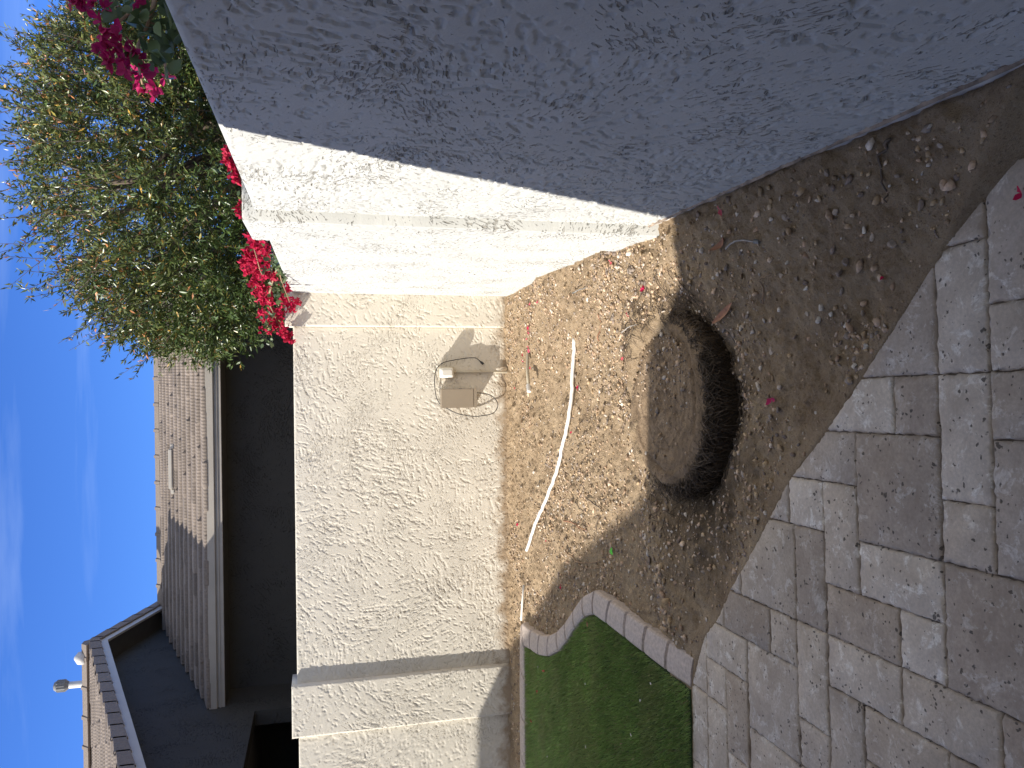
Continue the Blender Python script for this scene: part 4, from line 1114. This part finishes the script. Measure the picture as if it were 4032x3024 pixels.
# ------------------------------------------------------------------ tree beyond the walls
TX0, TY0 = 2.55, 9.3
tree = empty('tree', (TX0, TY0, -0.45), 'dense green small leaved tree with long upright shoots beyond the side wall', 'tree')
rt_ = random.Random(12)
tk = MB()
tk.tube([(TX0+0.1, TY0+0.1, -0.45), (TX0+0.05, TY0+0.05, 0.6), (TX0, TY0, 1.3), (TX0-0.05, TY0, 1.9)], [0.17, 0.13, 0.12, 0.10], 10)
tk.build('trunk', M['bark'], tree, True)
brm = MB(); tips = []
CXT, CYT, CZT = 2.32, 9.3, 2.98
RXT, RYT, RZT = 2.08, 1.7, 1.6
def in_crown(p, k=1.0):
    return ((p.x-CXT)/RXT)**2+((p.y-CYT)/RYT)**2+((p.z-CZT)/RZT)**2 < k
for i in range(46):
    a = rt_.uniform(0, 2*math.pi); u = rt_.uniform(-0.75, 1.0)
    e = Vector((CXT+RXT*0.85*math.cos(a)*math.sqrt(1-u*u), CYT+RYT*0.85*math.sin(a)*math.sqrt(1-u*u), CZT+RZT*0.85*u))
    s_ = Vector((TX0, TY0, rt_.uniform(1.2, 1.95)))
    pts = [s_, s_.lerp(e, 0.35)+Vector((rt_.gauss(0, .15), rt_.gauss(0, .15), 0.15)), s_.lerp(e, 0.7)+Vector((rt_.gauss(0, .15), rt_.gauss(0, .15), 0.1)), e]
    sp = spline(pts, 4); nn = len(sp)
    brm.tube(sp, [0.045*(1-0.85*t/nn)+0.003 for t in range(nn)], 6, False)
    tips += sp[4:]
# clusters through the volume, denser in the lower two thirds
LP, LD = [], []
rc = np.random.default_rng(77)
ncl = 5600
cl = []
while len(cl) < ncl:
    v = rc.uniform(-1, 1, 3); r2 = (v**2).sum()
    if r2 > 1 or rc.random() > (0.35+0.65*r2): continue
    p = np.array([CXT+RXT*v[0], CYT+RYT*v[1], CZT+RZT*v[2]])
    lump = fbm(np.array([p[0]*1.1+p[1]*0.7]), np.array([p[2]*1.2-p[1]*0.4]), 301, 2)[0]
    if lump < 0.36 and rc.random() < 0.75: continue
    if v[2] > 0.35 and rc.random() < 0.45: continue
    if p[0] > 3.72+0.35*(p[2]-2.2): continue
    cl.append((p, v))
for p, v in cl:
    outw = v/np.linalg.norm(v)+np.array([0, 0, 0.45]); outw += rc.normal(0, 0.45, 3); outw /= np.linalg.norm(outw)
    L = rc.uniform(0.14, 0.34); k = int(rc.integers(24, 44))
    t = rc.random(k)
    P = p[None]+outw[None]*(t*L)[:, None]+rc.normal(0, 0.02, (k, 3))
    Dd = outw[None]*0.5+rc.normal(0, 0.6, (k, 3))
    LP.append(P); LD.append(Dd)
    if rc.random() < 0.2:
        brm.tube([Vector(p-outw*0.12), Vector(p+outw*L*0.5), Vector(p+outw*L)], [0.005, 0.0035, 0.0015], 4, False)
# long whippy shoots sticking out of the top and the left
for i in range(230):
    a = rc.uniform(0, 2*np.pi); u = rc.uniform(0.25, 1.0) if i % 4 else rc.uniform(-0.1, 0.5)
    if i % 4 == 0: a = rc.uniform(np.pi*0.75, np.pi*1.3)
    s_ = np.array([CXT+RXT*0.9*np.cos(a)*np.sqrt(1-u*u), CYT+RYT*0.9*np.sin(a)*np.sqrt(1-u*u), CZT+RZT*0.9*u])
    d = np.array([np.cos(a)*0.5-0.12, np.sin(a)*0.3, 0.75])+rc.normal(0, 0.2, 3); d /= np.linalg.norm(d)
    L = rc.uniform(0.3, 0.72)
    if s_[0] > 3.8 and s_[2] < 3.2: continue
    bend = rc.normal(0, 0.12, 3)
    pts = [s_+d*L*t+bend*t*t for t in (0, 0.35, 0.7, 1.0)]
    brm.tube([Vector(p) for p in pts], [0.006, 0.005, 0.0035, 0.0018], 4, False)
    k = int(L*55); t = rc.random(k)**0.8
    P = s_[None]+d[None]*(L*t)[:, None]+bend[None]*(t*t)[:, None]
    LP.append(P+rc.normal(0, 0.006, (k, 3))); LD.append(d[None]*0.7+rc.normal(0, 0.5, (k, 3)))
brm.build('branches', M['bark'], tree, True)
P = np.concatenate(LP); Dd = np.concatenate(LD); n = len(P)
L = RNG.uniform(0.04, 0.085, n); W = L*RNG.uniform(0.22, 0.32, n)
V, F = leaf_arrays(P, Dd, L, W, 8)
g = RNG.random(n)
colr = np.stack([0.045+0.045*g, 0.078+0.06*g, 0.022+0.012*g], -1)
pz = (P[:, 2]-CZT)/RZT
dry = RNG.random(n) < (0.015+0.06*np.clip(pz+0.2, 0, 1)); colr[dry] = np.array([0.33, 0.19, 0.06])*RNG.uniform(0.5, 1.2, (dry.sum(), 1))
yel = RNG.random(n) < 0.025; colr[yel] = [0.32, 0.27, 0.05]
lit_top = (RNG.random(n) < np.clip(pz+0.45, 0.1, 0.75)); colr[lit_top] = colr[lit_top]*np.array([1.9, 1.4, 1.6])  # lighter leaves favoured higher up: sunlight on the crown painted in
tag(np_mesh('crown', V, F, M['leaf'], tree, attr=np.repeat(colr, 5, 0)), kind='stuff')

# ------------------------------------------------------------------ bougainvilleas
def bougainvillea(root, label, stems, clusters, leaves, seed, bs=0.022, hue=(0.58, 0.010, 0.075)):
    """stems: polylines; clusters: (x,y,z,radius,count); leaves: same"""
    r = np.random.default_rng(seed)
    b = empty('bougainvillea', root, label, 'shrub')
    m = MB()
    for s_ in stems:
        sp = spline(s_, 5); nn = len(sp); m.tube(sp, [0.006*(1-0.6*i/nn) for i in range(nn)], 6, False)
    m.build('stems', M['twig'], b, True)
    P, Nn = [], []
    for (x_, y_, z_, rad, c) in clusters:
        # each flower: three bracts around a point
        nf = max(1, c//3)
        for _ in range(nf):
            v = r.standard_normal(3); v /= np.linalg.norm(v)
            ctr = np.array([x_, y_, z_])+v*rad*r.random()**0.5
            ax = v+0.5*r.standard_normal(3); ax /= np.linalg.norm(ax)
            for k in range(3):
                q_ = ax+0.9*r.standard_normal(3); q_ /= np.linalg.norm(q_)
                P.append(ctr); Nn.append(q_)
    P = np.array(P); Nn = np.array(Nn); n = len(P)
    V, F = bract_arrays(P, bs*r.uniform(0.75, 1.2, n), Nn, seed+1)
    c = np.array(hue)*r.uniform(0.75, 1.12, (n, 1)); c[:, 1] += 0.02*r.random(n)
    tag(np_mesh('flowers', V, F, M['bract'], b, attr=np.repeat(c, 9, 0)), kind='stuff')
    P, Dd = [], []
    for (x_, y_, z_, rad, c_) in leaves:
        v = r.standard_normal((c_, 3)); P.append(np.array([x_, y_, z_])+v*rad*0.5); Dd.append(r.standard_normal((c_, 3))+np.array([0, 0, -0.3]))
    P = np.concatenate(P); Dd = np.concatenate(Dd); n = len(P); L = r.uniform(0.03, 0.052, n)
    V, F = leaf_arrays(P, Dd, L, L*r.uniform(0.6, 0.8, n), seed+2, True)
    g = r.random(n); c = np.stack([0.07+0.06*g, 0.11+0.07*g, 0.05+0.02*g], -1)
    tag(np_mesh('leaves', V, F, M['bleaf'], b, attr=np.repeat(c, 7, 0)), kind='stuff')
    return b
exec_near = None
def at(x_, y_, Yd):
    """world point seen at photo pixel (x_, y_) when it stands Yd metres in front; used only to read plant heights off"""
    R_ = cam.matrix_world.to_3x3(); d = R_ @ Vector((x_-2016, 1512-y_, -3028)); return Vector((0, 0, 1.6))+d*(Yd/d.y)
# near one: hangs over the top of the side wall
c1 = []
for (px, py, Yd, rad, c) in [(420, 100, 2.28, .022, 9), (400, 170, 2.28, .02, 9), (395, 235, 2.3, .025, 12), (445, 215, 2.3, .03, 15), (450, 150, 2.25, .03, 12), (500, 190, 2.3, .025, 12), (530, 225, 2.3, .02, 9), (510, 265, 2.32, .03, 15), (560, 300, 2.32, .025, 15), (575, 345, 2.32, .025, 18), (600, 290, 2.32, .02, 9), (610, 360, 2.32, .015, 6), (665, 315, 2.34, .018, 6), (310, 12, 2.2, .025, 12), (340, 20, 2.2, .025, 9), (420, 25, 2.2, .015, 6), (545, 12, 2.2, .02, 6)]:
    Yd = 1.88 if py < 270 else 2.12
    p = at(px, py, Yd); c1.append((p.x, p.y, p.z, rad, c))
l1 = []
for (px, py, Yd, rad, c) in [(480, 60, 2.22, .05, 7), (540, 60, 2.22, .06, 10), (600, 80, 2.25, .06, 12), (650, 100, 2.25, .05, 9), (610, 200, 2.3, .05, 9), (640, 30, 2.22, .05, 9), (560, 140, 2.27, .05, 8), (620, 240, 2.3, .04, 6), (660, 130, 2.27, .03, 5)]:
    Yd = 1.9
    p = at(px, py, Yd); l1.append((p.x, p.y, p.z, rad, c))
s1 = [[at(700, -150, 1.95), at(600, -20, 1.9), at(500, 60, 1.9), at(430, 120, 1.9)], [at(620, -60, 1.9), at(590, 80, 1.9), at(540, 200, 1.95), at(560, 330, 2.1)], [at(590, 80, 1.9), at(640, 190, 1.98), at(655, 310, 2.1)], [at(600, -20, 1.9), at(500, -30, 1.9), at(330, 0, 1.9)],
      [Vector((1.2, 2.35, -0.4)), Vector((1.15, 2.3, 1.2)), Vector((1.1, 2.1, 1.9)), at(700, -150, 1.95)]]
bougainvillea((1.2, 2.35, -0.45), 'bougainvillea spray hanging near the camera above the shaded wall top', s1, c1, l1, 401, 0.020, (0.46, 0.010, 0.125))
# far one: spills over the corner where the two walls meet
c2, l2 = [], []
rb_ = random.Random(31)
for (px, py, w, c) in [(1010, 960, 22, 24), (1040, 985, 22, 24), (985, 1000, 25, 30), (1020, 1020, 25, 30), (965, 1030, 20, 24), (1055, 1035, 15, 12), (1005, 1060, 20, 24), (975, 1060, 16, 18), (1040, 1080, 18, 18), (1000, 1100, 24, 30), (1030, 1125, 24, 30), (1075, 1085, 16, 15), (1110, 1110, 14, 12), (1015, 1150, 22, 27), (1050, 1160, 22, 24), (1130, 1130, 12, 12), (1035, 1185, 20, 24), (1070, 1190, 20, 24), (1115, 1170, 18, 24), (1140, 1195, 20, 30), (1165, 1190, 12, 12), (1155, 1215, 13, 15), (1030, 1230, 18, 21), (1070, 1230, 24, 30), (1100, 1235, 22, 27), (1060, 1260, 22, 24), (1090, 1275, 22, 27), (1110, 1300, 20, 24), (1130, 1320, 18, 21), (1140, 1335, 14, 15), (1030, 1300, 8, 6), (1055, 1310, 8, 6), (975, 920, 6, 6), (990, 940, 8, 6)]:
    Yd = 4.5+max(0, (py-960))*0.0066; Yd = min(Yd, 6.6)
    if py > 1190: Yd = 6.55
    p = at(px, py, Yd); p.x += 0.0; s_ = w*Yd/3028; c2.append((p.x, p.y+rb_.uniform(-.05, .1), p.z, s_*1.12, int(c*2.2)))
for (px, py, w, c) in [(1065, 1000, 18, 14), (1075, 1030, 18, 14), (1090, 1060, 20, 16), (1100, 1090, 18, 12), (1090, 1130, 22, 16), (1100, 1160, 22, 14), (1060, 1110, 20, 10), (1040, 1330, 14, 12), (1055, 1345, 16, 10), (1050, 1240, 20, 10), (1045, 1270, 16, 8), (1000, 1130, 14, 6), (1020, 960, 14, 8), (1075, 1290, 18, 8)]:
    Yd = min(4.55+max(0, py-960)*0.0066, 6.6); p = at(px, py, Yd); l2.append((p.x, p.y, p.z, w*Yd/3028*1.6, c))
s2 = [[Vector((1.1, 5.6, -0.45)), Vector((1.05, 5.6, 1.2)), Vector((0.95, 5.5, 1.9)), at(1040, 1080, 5.2), at(1000, 980, 4.6)], [Vector((0.95, 5.5, 1.9)), at(1060, 1160, 5.8), at(1080, 1240, 6.5), at(1120, 1320, 6.6)], [at(1060, 1160, 5.8), at(1090, 1060, 5.2), at(1110, 1110, 5.4), at(1140, 1190, 6.0)], [at(1080, 1240, 6.5), at(1050, 1290, 6.6), at(1035, 1340, 6.6)]]
bougainvillea((1.1, 5.6, -0.45), 'large magenta bougainvillea spilling over the sunlit corner of the walls', s2, c2, l2, 431, 0.024)
c3 = []
for (px, py, w, c) in [(895, 600, 16, 21), (905, 635, 20, 27), (920, 660, 20, 24), (925, 690, 18, 24), (940, 720, 14, 18), (945, 805, 10, 12), (938, 830, 10, 10), (950, 845, 8, 8)]:
    p = at(px, py, 4.2); c3.append((p.x, p.y, p.z, w*4.2/3028, c))
l3 = [(c[0]+0.03, c[1]+0.05, c[2]-0.05, 0.06, 5) for c in c3]
s3 = [[Vector((1.55, 4.3, -0.45)), Vector((1.5, 4.25, 1.3)), Vector((1.3, 4.2, 1.9)), Vector(c3[4][:3]), Vector(c3[0][:3])], [Vector((1.3, 4.2, 1.9)), Vector(c3[6][:3])]]
bougainvillea((1.55, 4.3, -0.45), 'small magenta bougainvillea sprig showing behind the side wall pilaster', s3, c3, l3, 461, 0.022)
